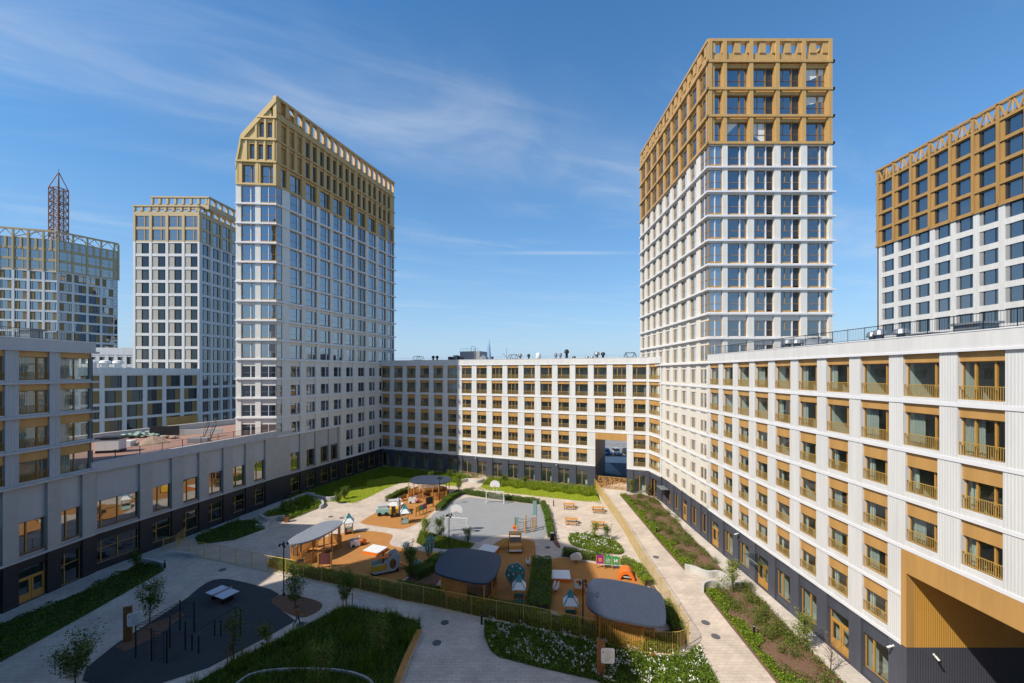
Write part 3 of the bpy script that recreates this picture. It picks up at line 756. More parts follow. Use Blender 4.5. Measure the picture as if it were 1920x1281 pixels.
# raking beam and the sloping side with its slats
rk=MB()
def rake(u0,u1,dz,th,y0,y1,m):
    P=[(u0,sl(u0)+dz-th),(u1,sl(u1)+dz-th),(u1,sl(u1)+dz),(u0,sl(u0)+dz)]
    w=MB(); w.add([(x,y0,z) for x,z in P]+[(x,y1,z) for x,z in P],[(0,1,2,3),(7,6,5,4),(0,4,5,1),(1,5,6,2),(2,6,7,3),(3,7,4,0)],m); rk.merge(w,B.M)
rake(0,UK,.05,1.6,-.1,.09,1); rake(UK,LB,.05,1.1,-.1,.09,1); rake(0,UK,.06,.25,.09,24,0); rake(UK,LB,.06,.25,.09,24,0)
rk.build('raking_roof',['gold_tower','gold_light'],lt)
gold.build('crown',['gold_tower','gold_light'],lt)
core=MB(); core.prism([(-6.4,.2),(-.45,.55),(10.4,30.7),(-4,32),(-12,22),(-9,14)],0,lambda x,y:58.0)
core.prism([(-6.0+.0,.6),(-.6,.6),(10.2,30.4),(4.2,32),],57.9,58.2,0)
core.build('core',['far_glass'],lt)
bk=MB(); bk.prism([(10.3,30.9),(-.2,.75),(-2.5,1.2),(7.6,32)],58.2,65.9,0); bk.build('attic_wall',['gold'],lt)
pl=MB(); cc=[(a,b-.2) for a,b in colA if a>Y2u(82)]; grid(pl,A,cc,[(.6,3.6)],0,4.2,.5,Y2u(82.4),A.L,0,0,.1)
for a,b in cc: pls.append((ground_window(round(b-a,3),3.0,.05,1,'glass_dark'),A,a,.6))
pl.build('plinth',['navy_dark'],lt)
place_windows(lt,pls,100)

# ================================================================== FAR RIGHT TOWER
q0=(76,83.2); fr=thing('tower_block','wide white tower with a dense gold crown of V-shaped struts at the right edge','tower',q0)
A=Face(q0,(76,40),q0); wall=MB(); gold=MB(); pls=[]
cols=[(.98+3.42*i,.98+3.42*i+2.62) for i in range(12)]
for k in range(15):
    zf=48.4-3.24*(15-k); grid(wall,A,cols,[(zf+.80,zf+3.10)],zf,zf+3.24,.5,0,None,0,0,.06)
    for i,(a,b) in enumerate(cols): pls.append((side_panel_win(2.62,2.3,True,'grey_paint','glass_deep',.18),A,a,zf+.80))
wall.build('facade',['white_panel'],fr)
zc=[48.4+3.28*k for k in range(5)]
for k in range(4):
    grid(gold,A,cols,[(zc[k]+.5,zc[k+1]-.35)],zc[k],zc[k+1],.7,0,None,0,0,.12)
    for i,(a,b) in enumerate(cols): pls.append((side_panel_win(2.62,2.43,True,'dark_frame','glass_deep',.12),A,a,zc[k]+.5))
for i in range(13):
    u=.25+3.42*i; fbox(gold,A,u-.22,u+.22,-.25,.02,48.4,64.1)
for k in range(5): fbox(gold,A,-.3,A.L,-.2,.02,zc[k]-.2,zc[k]+.2)
fbox(gold,A,-.3,A.L,-.25,.6,63.9,64.3); fbox(gold,A,0,A.L,.3,.6,61.5,62.3)
for i in range(24):
    u=.25+1.71*i; w=MB()
    for s in (-1,1): w.tube((u+.855,0,61.7),(u+.855+s*.7,0,63.95),.15,0,6)
    w.tube((u,0,61.7),(u,0,63.95),.12,0,4); gold.merge(w,A.M)
gold.build('crown','gold_deep',fr)
core=MB(); core.box(.5,16,-42,-.3,0,61.5,0); core.box(0,16,-.28,.05,0,48.4,1); core.box(-.2,16,-.28,.06,48.4,63.95,2); core.build('core',['white_brick','white_panel','gold_deep'],fr)
place_windows(fr,pls,100)

# ================================================================== FAR LEFT: square tower with setback crown
k0=(-76.2,97.5); sq=thing('tower_block','square white tower with taupe window panels and a stepped gold frame crown','tower',k0)
A=Face((-92.2,97.3),k0,k0); B=Face(k0,(-74.6,113.5),k0); wall=MB(); gold=MB(); pls=[]
cA=[(.55+3.95*i,.55+3.95*i+3.3) for i in range(4)]; cB=[(.9+3.05*i,.9+3.05*i+2.4) for i in range(5)]
n=15; z0=5.7
for k in range(n):
    zf=z0+(54.1-z0)/n*k; h=(54.1-z0)/n
    for fc,cc in ((A,cA),(B,cB)):
        grid(wall,fc,cc,[(zf+.35,zf+h-.3)],zf,zf+h,.5,0,None,0,0,.05)
        for i,(a,b) in enumerate(cc): pls.append((side_panel_win(round(b-a,3),round(h-.65,3),fc is A,'beige_panel','glass_dark' if fc is B else 'glass_black',.42 if fc is A else .25),fc,a,zf+.35))
wall.build('facade','white_panel',sq)
for k in range(2):
    zf=54.1+3.3*k
    for fc,cc in ((A,cA),(B,cB)):
        grid(gold,fc,cc,[(zf+.35,zf+3.0)],zf,zf+3.3,.5,0,None,0,0,.1)
        for i,(a,b) in enumerate(cc): pls.append((twin(round(b-a,3),2.65,0,'glass_blue','gold_light','gold_light',sill=0),fc,a,zf+.35))
for fc in (A,B):
    crown_top(gold,fc,60.7,63.0,1.9,1.35,.4)
S1=Face((-89.0,98.6),(-74.8,98.8),k0); S2=Face((-74.8,98.8),(-73.4,113.5),k0)
for fc in (S1,S2): crown_top(gold,fc,62.6,65.7,1.9,1.4,.4)
gold.build('crown','gold_pale',sq)
core=MB(); core.prism([(-15.5,.5),(-.5,.6),(1.0,15.8),(-15,15.8)],0,60.9); core.build('core','far_glass',sq)
place_windows(sq,pls,100)

# far left: tower with the truss crown
e0=(-145.6,128.0); tl=thing('tower_block','white tower with brown window panels and a gold truss crown under the lattice spire','tower',e0)
A=Face((-163.0,122.6),e0,e0); B=Face(e0,(-138.2,140.2),e0); wall=MB(); gold=MB(); pls=[]
cA=[(.6+3.64*i,.6+3.64*i+3.0) for i in range(5)]; cB=[(.5+3.3*i,.5+3.3*i+2.75) for i in range(4)]+[(13.4,14.2)]
for k in range(12):
    zf=54.6-3.2*(12-k); 
    for fc,cc in ((A,cA),(B,cB)):
        grid(wall,fc,cc,[(zf+.35,zf+2.9)],zf,zf+3.2,.5,0,None,0,0,.05)
        for i,(a,b) in enumerate(cc): pls.append((side_panel_win(round(b-a,3),2.55,(i+k)%2==0,'dark_tan_panel','glass_blue',.36) if b-a>1 else twin(round(b-a,3),2.55,9,'glass_blue','dark_frame','dark_frame'),fc,a,zf+.35))
wall.build('facade','white_panel',tl)
for k in range(3):
    zf=54.6+3.4*k
    for fc,cc in ((A,cA),(B,cB)):
        c2=cc if k<2 else [x for a,b in cc for x in (((a,a+(b-a)*.4),(a+(b-a)*.58,b)) if b-a>1 else ((a,b),))]
        grid(gold,fc,c2,[(zf+.5,zf+3.1)],zf,zf+3.4,.5,0,None,0,0,.1)
        for i,(a,b) in enumerate(c2): pls.append((twin(round(b-a,3),2.6,0 if k<2 else 9,'glass_blue','gold_light','gold_light',sill=0),fc,a,zf+.5))
for fc,cc in ((A,cA),(B,cB)):
    fbox(gold,fc,-.2,fc.L+.2,-.2,.5,67.1,67.6)
    for a,b in cc:
        w=MB(); m=(a+b)/2; w.tube((a-.3,.1,64.8),(m,.1,67.2),.11,0,6); w.tube((b+.3,.1,64.8),(m,.1,67.2),.11,0,6); gold.merge(w,fc.M)
    for u in [0]+[b+.3 for a,b in cc]: fbox(gold,fc,u-.22,u+.22,-.15,.3,54.6,67.1)
gold.build('crown','gold_pale',tl)
core=MB(); core.prism([(-16.5,-4.6),(-.3,.5),(7,12.2),(-4,20),(-17,10)],0,64.9); core.build('core','white_brick',tl)
place_windows(tl,pls,100)
# lattice spire on its own
sx,sy=(110-960)*133/F,133.0
sp=thing('lattice_spire','rust-red lattice spire with a pyramid tip on the far left tower','spire',(sx,sy,64.9))
b=MB(); R=1.55; zz=[0,2.3,4.6,6.9,9.2,11.5,13.8,16.1,18.4]; ztop=24.0
cor=[(-R,-R),(R,-R),(R,R),(-R,R)]
for x,y in cor: b.tube((x,y,0),(x,y,zz[-1]),.17,0,5); b.tube((x,y,zz[-1]),(0,0,ztop),.14,0,5)
for i in range(len(zz)-1):
    for j in range(4):
        p,q=cor[j],cor[(j+1)%4]
        b.tube((*p,zz[i+1]),(*q,zz[i+1]),.15 if i%2 else .10,0,4); m=((p[0]+q[0])/2,(p[1]+q[1])/2)
        b.tube((*p,zz[i]),(*m,zz[i+1]),.09,0,4); b.tube((*q,zz[i]),(*m,zz[i+1]),.09,0,4)
        b.tube((*p,zz[i]),(*q,zz[i+1]),.06,0,4)
        b.tube((*q,zz[i]),(*p,zz[i+1]),.08,0,4); b.tube((m[0],m[1],zz[i]),(m[0],m[1],zz[i+1]),.09,0,4)
b.build('mast','lattice_red',sp)
for i in range(4):
    b=MB(); x,y=cor[i]; b.tube((x*4.6,y*4.6,0),(x,y,4.2),.14,0,5); b.tube((x*2.8,y*2.8,0),(x*2.8,y*2.8,1.9),.1,0,4); b.build('stay','lattice_red',sp)
b=MB(); b.tube((0,0,ztop-.3),(0,0,ztop+1.2),.07); b.build('tip','grey_metal',sp)

# ================================================================== low white blocks behind the left wing
m0=(-88.5,68.0); lb=thing('apartment_building','four-storey white grid block with brown panels behind the left wing roof','building',m0)
A=Face(m0,(-76.2,97.4),m0); wall=MB(); pls=[]; n=8; pit=A.L/9.0
cols=[(.35+pit*i,.35+pit*i+pit-.75) for i in range(9)]
for k in range(6):
    zf=21.9-3.1*(6-k)
    cc=cols if k>=2 else cols[:7]
    grid(wall,A,cc,[(zf+.25,zf+2.8)],zf,zf+3.1,.5,0,None,0,0,.05)
    for i,(a,b) in enumerate(cc): pls.append((side_panel_win(round(b-a,3),2.55,(i+k)%3==0,'dark_tan_panel','glass_black',.36),A,a,zf+.25))
g=MB(); a=cols[7][0]; fbox(g,A,a,A.L-.3,-.06,.0,9.6,12.0,0)
for i in range(9): fbox(g,A,a+.6+i*.55,a+.9+i*.55,-.12,-.06,9.2,10.9,1)
g.build('gate_panel',['gold','gold_frame'],lb)
fbox(wall,A,0,A.L,-.08,.5,21.9,23.2,0); wall.build('facade','white_panel',lb)
core=MB(); fbox(core,A,.3,A.L,.5,12,0,22.3,0); core.build('roof','roof_grey',lb)
place_windows(lb,pls,100)
wb=thing('apartment_building','small far white block with two rows of windows seen between the left towers','building',(-128,122))
A=Face((-130,120),(-111,123),(-128,122)); wall=MB(); pls=[]; cols=[(.6+2.4*i,.6+2.4*i+1.5) for i in range(7)]
for k in range(5):
    zf=27.6-3.2*(5-k); grid(wall,A,cols,[(zf+.4,zf+2.6)],zf,zf+3.2,.4,0,None,0,0,.05)
    for a,b in cols: pls.append((side_panel_win(1.5,2.2,False,'beige_panel','glass_black',.3),A,a,zf+.4))
fbox(wall,A,0,A.L,-.05,.4,27.6,29.8,0); fbox(wall,A,0,A.L,.4,10,0,29.2,0); wall.build('facade','white_panel',wb); place_windows(wb,pls,100)

# ================================================================== LEFT WING: podium with tall blank panels
P0=(-46.5,44.1); P1=(-40.3,68.6); P2=(-31.0,94.9); Y82=82.45
pm_=(P1[0]+(P2[0]-P1[0])*(Y82-P1[1])/(P2[1]-P1[1]),Y82)
pd=thing('podium_wing','long pale podium wing of tall blank panels over dark glazing along the left side','building',P0)
B1=Face(P0,P1,P0); B2=Face(P1,pm_,P0); wall=MB(); plb=MB(); pls=[]
def uY(f,y): return (y-f.p0[1])/(f.p1[1]-f.p0[1])*f.L
c1=[(uY(B1,44.7),uY(B1,48.75)),(uY(B1,50.1),uY(B1,50.1)+2.25)]+[(uY(B1,y),uY(B1,y)+2.15) for y in (53.65,57.1,60.7,64.25)]
c2=[(uY(B2,y),uY(B2,y)+2.1) for y in (71.15,74.45,77.6,80.0)]
for f,cc in ((B1,c1+[]),(B2,c2)):
    grid(wall,f,cc,[(4.75,7.75)],4.3,11.25,.5,0,f.L,0,1,.28)
    for i,(a,b) in enumerate(cc): pls.append((ground_window(round(b-a,3),3.0,.004,3 if b-a>3 else 2,'glass_blue'),f,a,4.75))
    fbox(wall,f,0,f.L,-.1,.02,4.2,4.42,2)
    grid(plb,f,cc,[(.75,3.3)],0,4.2,.55,0,f.L,0,0,.14)
    for i,(a,b) in enumerate(cc):
        door=(f is B1 and i==2)
        pls.append((ground_window(round(b-a,3),2.55,.004,3 if b-a>3 else 1,'glass_dark'),f,a,.75))
fbox(wall,B1,0,B1.L,-.12,.5,11.25,12.25,3); fbox(wall,B1,0,B1.L,-.2,.0,11.12,11.27,2); fbox(wall,B2,0,3.0,-.12,.5,11.25,12.0,3); fbox(wall,B2,0,B2.L,-.12,.02,11.1,11.3,2)
fbox(wall,B1,c1[0][1]-4.55-.3,c1[0][1]-4.55-.28,-.003,.3,4.4,11.1,2)
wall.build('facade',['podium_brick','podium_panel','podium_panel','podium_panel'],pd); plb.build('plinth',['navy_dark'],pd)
core=MB(); core.prism([(-.5,.05),(5.6,24.4),(10.4,38.3),(-10.5,40),(-18.5,20),(-22,-2)],0,11.55,0)
core.prism([(-22.6,-2),(-19.0,20.2),(-11,40.2),(-10.5,40),(-18.5,20),(-22,-2)],0,12.6,1)
core.build('roof',['paving_red','concrete'],pd)
place_windows(pd,pls,100)

# ================================================================== NEAR LEFT BLOCK
N1=(-46.3,44.3); N0=(-47.9,24.0)
nl=thing('apartment_building','shaded grey-white block with ochre panels and a glazed corner at the left edge','building',N0)
A=Face(N0,N1,N0); wall=MB(); pls=[]; led=MB(); zr=[11.35+3.27*k for k in range(5)]
xs=[A.u_at(x) for x in (34,88,113,161)]
w0=A.u_at(37)-.05; pit=A.u_at(115)-w0
cols=[(w0-pit*i, w0-pit*i+2.35) for i in range(4,-1,-1) if w0-pit*i>.3]; cor=(A.u_at(113),A.L-.25)
for k in range(4):
    zf=zr[k]; zs=zf+.30; zt=zf+3.27-.05; g=.62 if k>1 else .95
    grid(wall,A,cols+[cor],[(zs,zt)],zf,zf+3.27,.45,0,A.L-.24)
    for a,b in cols: pls.append((juliet(round(b-a,3),round(zt-zs-g,3),g,0,curtain=random.choice([2,3]),mats=('gold','bronze'),rail='rail_bronze'),A,a,zs))
    pls.append((juliet(round(cor[1]-cor[0],3),round(zt-zs-g,3),g,5,curtain=2,mats=('gold','bronze'),rail='rail_bronze',railh=0),A,cor[0],zs))
    fbox(led,A,0,A.L+.35,-.28,.02,zf-.08,zf+.14)
    fbox(led,A,A.L-.24,A.L-.03,.1,.3,zs,zt-g,1)
fbox(led,A,0,A.L+.35,-.28,.02,24.30,24.52)
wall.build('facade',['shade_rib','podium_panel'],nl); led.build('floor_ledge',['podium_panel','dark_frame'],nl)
pa=MB(); fbox(pa,A,0,A.L+.1,-.12,.4,24.52,25.5,0); fbox(pa,A,A.L-.3,A.L+.1,.4,14,24.4,25.5,0); fbox(pa,A,0,A.L+.13,-.16,.43,25.5,25.57,1); pa.build('parapet',['podium_panel','white_trim'],nl)
lo=MB(); lw=[(a,a+2.2) for a,b in cols]+[(A.u_at(115),A.u_at(153)+.1)]
grid(lo,A,lw,[(4.75,7.8)],4.3,11.27,.5,0,A.L+.15,0,1,.28); fbox(lo,A,0,A.L+.15,-.1,.02,4.2,4.42,2)
for a,b in lw: pls.append((ground_window(round(b-a,3),3.05,.004,2,'glass_blue'),A,a,4.75))
lo.build('podium_facade',['podium_brick','podium_panel','podium_panel'],nl)
pl=MB(); grid(pl,A,lw,[(.05,3.4)],0,4.2,.55,0,A.L+.15,0,0,.14)
for i,(a,b) in enumerate(lw):
    door=i==len(lw)-2
    pls.append((ground_window(round(b-a,3),3.3,.004,1,'glass_dark',door=door),A,a,.05))
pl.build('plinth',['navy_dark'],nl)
body=MB()
for z in zr+[24.45]: fbox(body,A,.02,A.L-.03,.46,4.8,z-.14,z+.1,1)
fbox(body,A,0,A.L-.06,4.8,14,0,24.6,0); fbox(body,A,0,A.L,.5,4.8,0,11.2,0)
for a,b in cols: fbox(body,A,a-.6,a-.5,.46,4.79,11.4,24.4,0)
body.build('interior',['interior_white','interior_floor'],nl)
place_windows(nl,pls,100)
t=thing('roof_railing','thin dark railing of upright bars on the near left block roof','railing',(N1[0],N1[1],25.57),A.a)
b=MB(); b.box(-20,.0,.42,.45,.9,.94); b.box(-20,0,.42,.45,.1,.13)
for i in range(150): b.box(-.14*i-.012,-.14*i,.427,.443,.13,.9)
b.build('bar_panel','dark_metal',t)
for i in range(14): MB().box(-1.5*i-.04,-1.5*i,.41,.46,-.3,.95).build('post','dark_metal',t)

# ================================================================== buildings outside the frame that close the courtyard and shade it
st=thing('tower_block','white tower out of view on the left that shades the near courtyard','tower',(-62,-14))
S=[(-61.5,18.4),(-49.9,17.1),(-46.3,14.2),(-45.5,-7.6),(-60,-12)]
b=MB(); b.prism([(x+62,y+14) for x,y in S],0,54,0); b.prism([(x+62,y+14) for x,y in S],54,67.2,1); b.build('facade',['white_panel','gold'],st)
e=Face(S[3],S[2],(-62,-14)); pls=[]
for k in range(16):
    for i in range(5): pls.append((twin(2.0,2.3,0,'glass_blue'),e,1.2+4*i,4.5+3.2*k))
w=MB()
place_windows(st,[(p,Face((S[3][0]+.5,S[3][1]),(S[2][0]+.5,S[2][1]),(-62,-14)),u,z) for p,f_,u,z in pls],0)
bw=thing('apartment_building','white wing with ochre panels behind the viewpoint across the courtyard','building',(26,-2.2))
A=Face((25.4,-2.2),(-47.5,-2.2),(26,-2.2)); wall=MB(); pls=[]
cols=[(.8+3.4*i,.8+3.4*i+2.2) for i in range(21)]
for k in range(6):
    zf=4.3+3.2*k; grid(wall,A,cols,[(zf+.4,zf+3.1)],zf,zf+3.2,.45)
    for a,b in cols: pls.append((juliet(2.2,2.0,.7,0,glass='glass_dark',railh=.8),A,a,zf+.4))
fbox(wall,A,0,A.L,0,.5,0,4.3,2); fbox(wall,A,0,A.L,-.1,.5,23.5,24.5,0); fbox(wall,A,0,A.L,.5,14,0,24.2,0)
wall.build('facade',['white_panel','white_panel','navy'],bw); place_windows(bw,pls,0)
# ================================================================== GROUND
gnd=MB(); gnd.add([(-900,-60,0),(900,-60,0),(900,1500,0),(-900,1500,0)],[(0,1,2,3)])
struct(gnd.build('ground','asphalt'))
court=[(25.7,-2.2),(25.7,73.5),(24.8,73.6),(-31,95.2),(-40.3,68.6),(-46.5,44.1),(-48,24),(-48,-2.2)]
sheet('paving',court,.012,'paving',0)
sheet('walkway',[(25.69,-2),(25.69,70),(23.0,72),(23.15,60),(22.7,40),(22.6,-2)],.020,'paving_pale',0)
Z=.024
sheet('gap_paving',[(19,66),(23.5,66),(25,76),(18,88),(14,88)],.016,'paving_pale',0)
BL=GP([(674.4,978.8),(713.3,956.5),(735,944),(752,932),(768,922),(800,914),(842,915),(842,928),(817,955),(792.4,977),(763.7,990.8),(748,993),(677.8,982.5)])
ML=GP([(560,1030),(600,1010),(641.7,999),(683.3,994),(735,1001),(737,1007),(727,1021.7),(748.9,1027.2),(790,1033),(833,1042),(808,1061),(764,1080),(742,1097),(666,1088),(600,1077),(545,1060)])
CR=GP([(880,1060),(915,1030),(935,1014),(950,1008.5),(1001,1013),(1004.2,1021.9),(1005.3,1056.9),(1002,1122),(990,1140),(900,1124),(862,1100)])
RR=GP([(1023,1056),(1037.3,1047),(1060,1045),(1116,1058),(1153.6,1064),(1185,1066),(1196,1076.8),(1210,1094),(1240,1140),(1246,1176),(1180,1195),(1100,1172),(1035,1147),(1024,1130)])
for n,p in enumerate((BL,ML,CR,RR)): sheet('rubber_surface',p,Z,'rubber_orange',2)
CT=GP([(869,931),(911,936.0),(955,941),(1018.5,948),(1024,956.3),(1031.6,1012),(983.5,1005.5),(933,1002),(889,1021.5),(808.4,1002),(799.7,991),(802,978),(815,960.6)])
sheet('sports_court',CT,Z,'court_grey',1)
EX=GP([(150,1290),(165,1241),(342,1129),(381,1095.5),(407,1085),(440,1087),(530,1111),(504,1127),(550,1161),(556,1166),(321,1290)])
sheet('exercise_surface',EX,Z,'rubber_dark',1)
AP=GP([(470,1115),(1000,1180),(1130,1290)])
# road and parking seen through the passage
sheet('road',[(-10,112),(70,86),(90,170),(10,190)],.02,'asphalt_worn',0)
pk=MB(); 
for i in range(12):
    y=131+i*0.0
for (xa,xb,y0,y1) in ((1,60,122.0,122.3),(1,60,131,131.35),(-4,60,140,140.4)): pk.add([(xa,y0,.03),(xb,y0-6,.03),(xb,y1-6,.03),(xa,y1,.03)],[(0,1,2,3)])
struct(pk.build('road_markings','road_paint'))
sheet('pavement',[(14,100.5),(60,92),(61,99.5),(14,108)],.026,'paving_pale',0)
dk=MB(); dk.prism([(15.5,89.5),(24,86.6),(24,98),(15.5,101)],0,.05); struct(dk.build('forecourt','asphalt_worn'))

# ------------------------------------------------------------------ beds
def bed(name, poly, soil='soil', z=.03, n=1): return sheet(name,poly,z,soil,n)
IS=GP([(780,1017.5),(788.7,995.6),(808.4,1001),(845.6,1011),(890,1021),(881,1029.5),(841,1031),(793,1025)])
LAWN=GP([(585,952),(618,940),(640,942.5),(668,944.1),(740,908.3),(762,905.0),(800,907),(838,911),(862,911.5),(868,902),(884,893)])+[(-6.0,84.5),(-30.2,93.7),(-39.4,70.3)]
LAWN2=GP([(893.8,918.5),(1010,931),(1128,944.2),(1119,926),(1106,912)])+[(16.5,75.9),(-4.6,83.9)]
OV=chaikin(GP([(1064.4,1002),(1086,999),(1121,1006),(1152,1013),(1169.4,1030.6),(1169.4,1039),(1158.5,1041),(1130,1037.5),(1090.7,1029.5),(1066.6,1020.7)]),2)
FB=GP([(908,1163),(1000,1180),(1060,1192),(1150,1213),(1210,1229),(1258,1233),(1285,1231),(1299,1217),(1312,1213),(1351,1290),(1140,1290),(1118,1277),(1000,1250),(935,1233),(920,1221),(908,1195)])
RS1=GP([(1161,927.7),(1200,974),(1240,1022),(1284,1071)])+GP([(1363,1079),(1330,1041),(1280,990),(1226,932),(1195,928)])
RS2=GP([(1317.5,1109),(1370,1175),(1462,1290)])+GP([(1590,1290),(1500,1200),(1430,1127),(1403,1104),(1362,1100)])
DL=GP([(787,1164.6),(789,1182),(770,1225),(741,1295),(345,1295),(420,1250),(560,1180),(625,1147),(650,1137),(700,1146)])
BD1=GP([(-160,1260),(0,1172),(150,1112),(270,1053),(290,1058),(309,1070),(180,1143),(0,1243),(-160,1330)])
BD2=GP([(365,1008),(440,977),(478,975),(498,992),(440,1013),(372,1022)])
BD3=GP([(493,968),(556,939),(600,942),(603,951),(539,977),(495,977)])
MI=chaikin(GP([(503.8,1126.8),(524.6,1113.8),(563.7,1118),(600,1128.4),(606,1137),(597,1148),(566,1161.6),(532,1148.6)]),1)
MS=GP([(215,1214),(280,1172),(340,1145),(345,1155),(300,1190),(236,1222)])
HS=GP([(500,1046),(540,1058),(600,1078),(670,1091),(742,1100),(775,1078),(815,1060),(832,1046),(848,1053),(818,1098),(880,1128),(960,1152),(1000,1163),(1036,1160),(1100,1176),(1180,1200),(1260,1180),(1244,1140),(1215,1096),(1230,1100),(1270,1172),(1290,1206),(1258,1224),(1205,1221),(1150,1206),(1060,1187),(996,1172),(901,1154),(818,1137),(740,1120),(668,1103),(600,1089),(510,1066)])
H3=GP([(1055,1036),(1116,1046),(1165,1050),(1200,1066),(1220,1100),(1210,1100),(1193,1070),(1160,1058),(1116,1053),(1052,1044)])
for nm,p,so in (('planting_island',IS,'meadow_ground'),('lawn',LAWN,'grass_ground'),('lawn',LAWN2,'grass_ground'),('flower_bed',OV,'meadow_ground'),('flower_bed',FB,'meadow_ground'),('planting_strip',RS1,'soil'),('planting_strip',RS2,'soil'),
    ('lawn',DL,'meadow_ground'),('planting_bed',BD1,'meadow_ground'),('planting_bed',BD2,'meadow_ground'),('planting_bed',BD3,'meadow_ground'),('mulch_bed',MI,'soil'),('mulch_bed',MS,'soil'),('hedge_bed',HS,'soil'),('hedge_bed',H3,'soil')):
    sheet(nm,p,.032 if nm!='mulch_bed' else .034,so,1 if nm in('lawn','planting_island') else 0)
sheet('mulch_bed',GP([(1020,948),(1026,947),(1036,975),(1043,1008),(1053,1030),(1043,1026),(1034,1012)]),.030,'soil',1)

# ------------------------------------------------------------------ vegetation (stuff) and hedges (things)
def veg(name,o,label=None): o['kind']='stuff'; 
G=lambda nm,P,h,w,m,wt=None,lean=.35: struct(blades(nm,p3(P,.03),h,w,m,wt,None,lean),None,'stuff')
def near(P,poly,dist):
    a=np.array(poly); d=np.full(len(P),1e9); n=len(a)
    for i in range(n):
        p,q=a[i],a[(i+1)%n]; v=q-p; t=np.clip(((P-p)@v)/(v@v+1e-9),0,1); d=np.minimum(d,np.linalg.norm(P-(p+t[:,None]*v),axis=1))
    return d<dist
P=scatter(LAWN,120); 
bw_=lambda P:np.clip(((P[:,0]+31)*.93+(P[:,1]-94.9)*-.354)*0,0,1)
dl=np.abs((P[:,0]+40.3)*.943-(P[:,1]-68.6)*.333); dc=np.abs((P[:,0]+31)*.361+(P[:,1]-94.9)*.9326)
back=(dl<6.5+1.0*np.sin(P[:,1]*.9))|(dc<6.5)
G('lawn_grass',P[~back],.10,.02,['grass_a','grass_b','grass_a'])
Q=P[back]; G('meadow_grass',Q,.55,.035,['leaf_a','leaf_b','leaf_lime','grass_b'],[2,2,2,2])
P=scatter(LAWN2,140); dc=np.abs((P[:,0]+31)*.361+(P[:,1]-94.9)*.9326); back=dc<5.2+.5*np.sin(P[:,0]*2)
G('lawn_grass',P[~back],.10,.02,['grass_a','grass_b','leaf_lime'])
Q=P[back]; G('meadow_grass',Q,.62,.04,['leaf_lime','leaf_b','grass_a','leaf_a'],[3,2,2,2]); q=Q[::25]; struct(leaves('meadow_flowers',p3(q,.55+.3*RNG.random(len(q))),.10,['petal_yellow','leaf_lime','petal_white'],[3,3,1]),None,'stuff')
P=scatter(IS,260); G('island_grass',P,.28,.03,['leaf_lime','leaf_b','leaf_a','leaf_olive'])
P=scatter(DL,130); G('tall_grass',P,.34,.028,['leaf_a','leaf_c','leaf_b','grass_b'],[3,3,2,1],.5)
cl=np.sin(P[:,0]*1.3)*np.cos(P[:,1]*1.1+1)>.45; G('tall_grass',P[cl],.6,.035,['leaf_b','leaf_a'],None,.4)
def bushy(nm,poly,dens,h,size,mats,wt=None,clump=1.0,base=.03,seed=0):
    P=scatter(poly,dens); ph=seed*1.7
    hh=h*(.55+.45*np.sin(P[:,0]*clump+ph)*np.cos(P[:,1]*clump*.8+ph*2)+.35*np.sin(P[:,0]*clump*2.9+1)*np.sin(P[:,1]*clump*2.3)); hh=np.clip(hh,.12*h,None)
    z=base+hh*(1-RNG.random(len(P))**2)
    return struct(leaves(nm,p3(P,z),size,mats,wt),None,'stuff')
bushy('bed_foliage',BD1,150,.45,.15,['leaf_c','leaf_a','leaf_b'],None,1.2)
bushy('bed_foliage',BD2,150,.55,.15,['leaf_c','leaf_a','leaf_b'],None,1.5,seed=1)
bushy('bed_foliage',BD3,260,.8,.14,['leaf_a','leaf_b','leaf_lime'],[2,3,3],1.4,seed=2)
def whites(nm,poly,dens,z0,z1,size):
    P=scatter(poly,dens); m=np.sin(P[:,0]*2.1)*np.sin(P[:,1]*1.8+.5)+.5*np.sin(P[:,0]*5.1+P[:,1]*3.7)>-.15; P=P[m]
    P=np.repeat(P,4,0)+RNG.normal(size=(len(P)*4,2))*.06
    return struct(leaves(nm,p3(P,z0+(z1-z0)*RNG.random(len(P))),size,['petal_white'],None,None,1.2,.9),None,'stuff')
bushy('flower_foliage',OV,420,.45,.13,['leaf_b','leaf_lime','leaf_a'],[3,2,2],1.7,seed=3); 
whites('white_flowers',OV,8,.42,.62,.11)
bushy('flower_foliage',FB,330,.42,.15,['leaf_a','leaf_b','leaf_c','hedge_c'],[3,3,1,2],1.5,seed=4); whites('white_flowers',FB,11,.42,.62,.10)
# planting strips: green ground cover on the path side, sparse shrubs over bark on the other
def strip_side(P,poly_left):
    a=np.array(poly_left); return near(P,[tuple(x) for x in a]+[tuple(x) for x in a[::-1]],1.45)
for poly,left,sd in ((RS1,RS1[:4],1),(RS2,RS2[:3],2)):
    P=scatter(poly,520); 
    a=np.array(left); d=np.full(len(P),1e9)
    for p,q in zip(a,a[1:]):
        v=q-p; t=np.clip(((P-p)@v)/(v@v),0,1); d=np.minimum(d,np.linalg.norm(P-(p+t[:,None]*v),axis=1))
    w=1.25+.45*np.sin(P[:,1]*1.1+sd)+.3*np.sin(P[:,1]*2.7); m=(d>.2)&(d<w)&(RNG.random(len(P))<.9)
    struct(leaves('ground_cover',p3(P[m],.05+.26*RNG.random(m.sum())),.15,['leaf_b','leaf_lime','leaf_a'],[3,2,2]),None,'stuff')
    m=(d>=w)&(np.sin(P[:,0]*1.7+P[:,1]*.6)+np.sin(P[:,1]*1.3+sd)+.6*RNG.normal(size=len(P))>.35)&(RNG.random(len(P))<.42); struct(leaves('ground_cover',p3(P[m],.05+.3*RNG.random(m.sum())),.13,['leaf_olive','leaf_b','leaf_a','leaf_red'],[2,2,2,1]),None,'stuff')
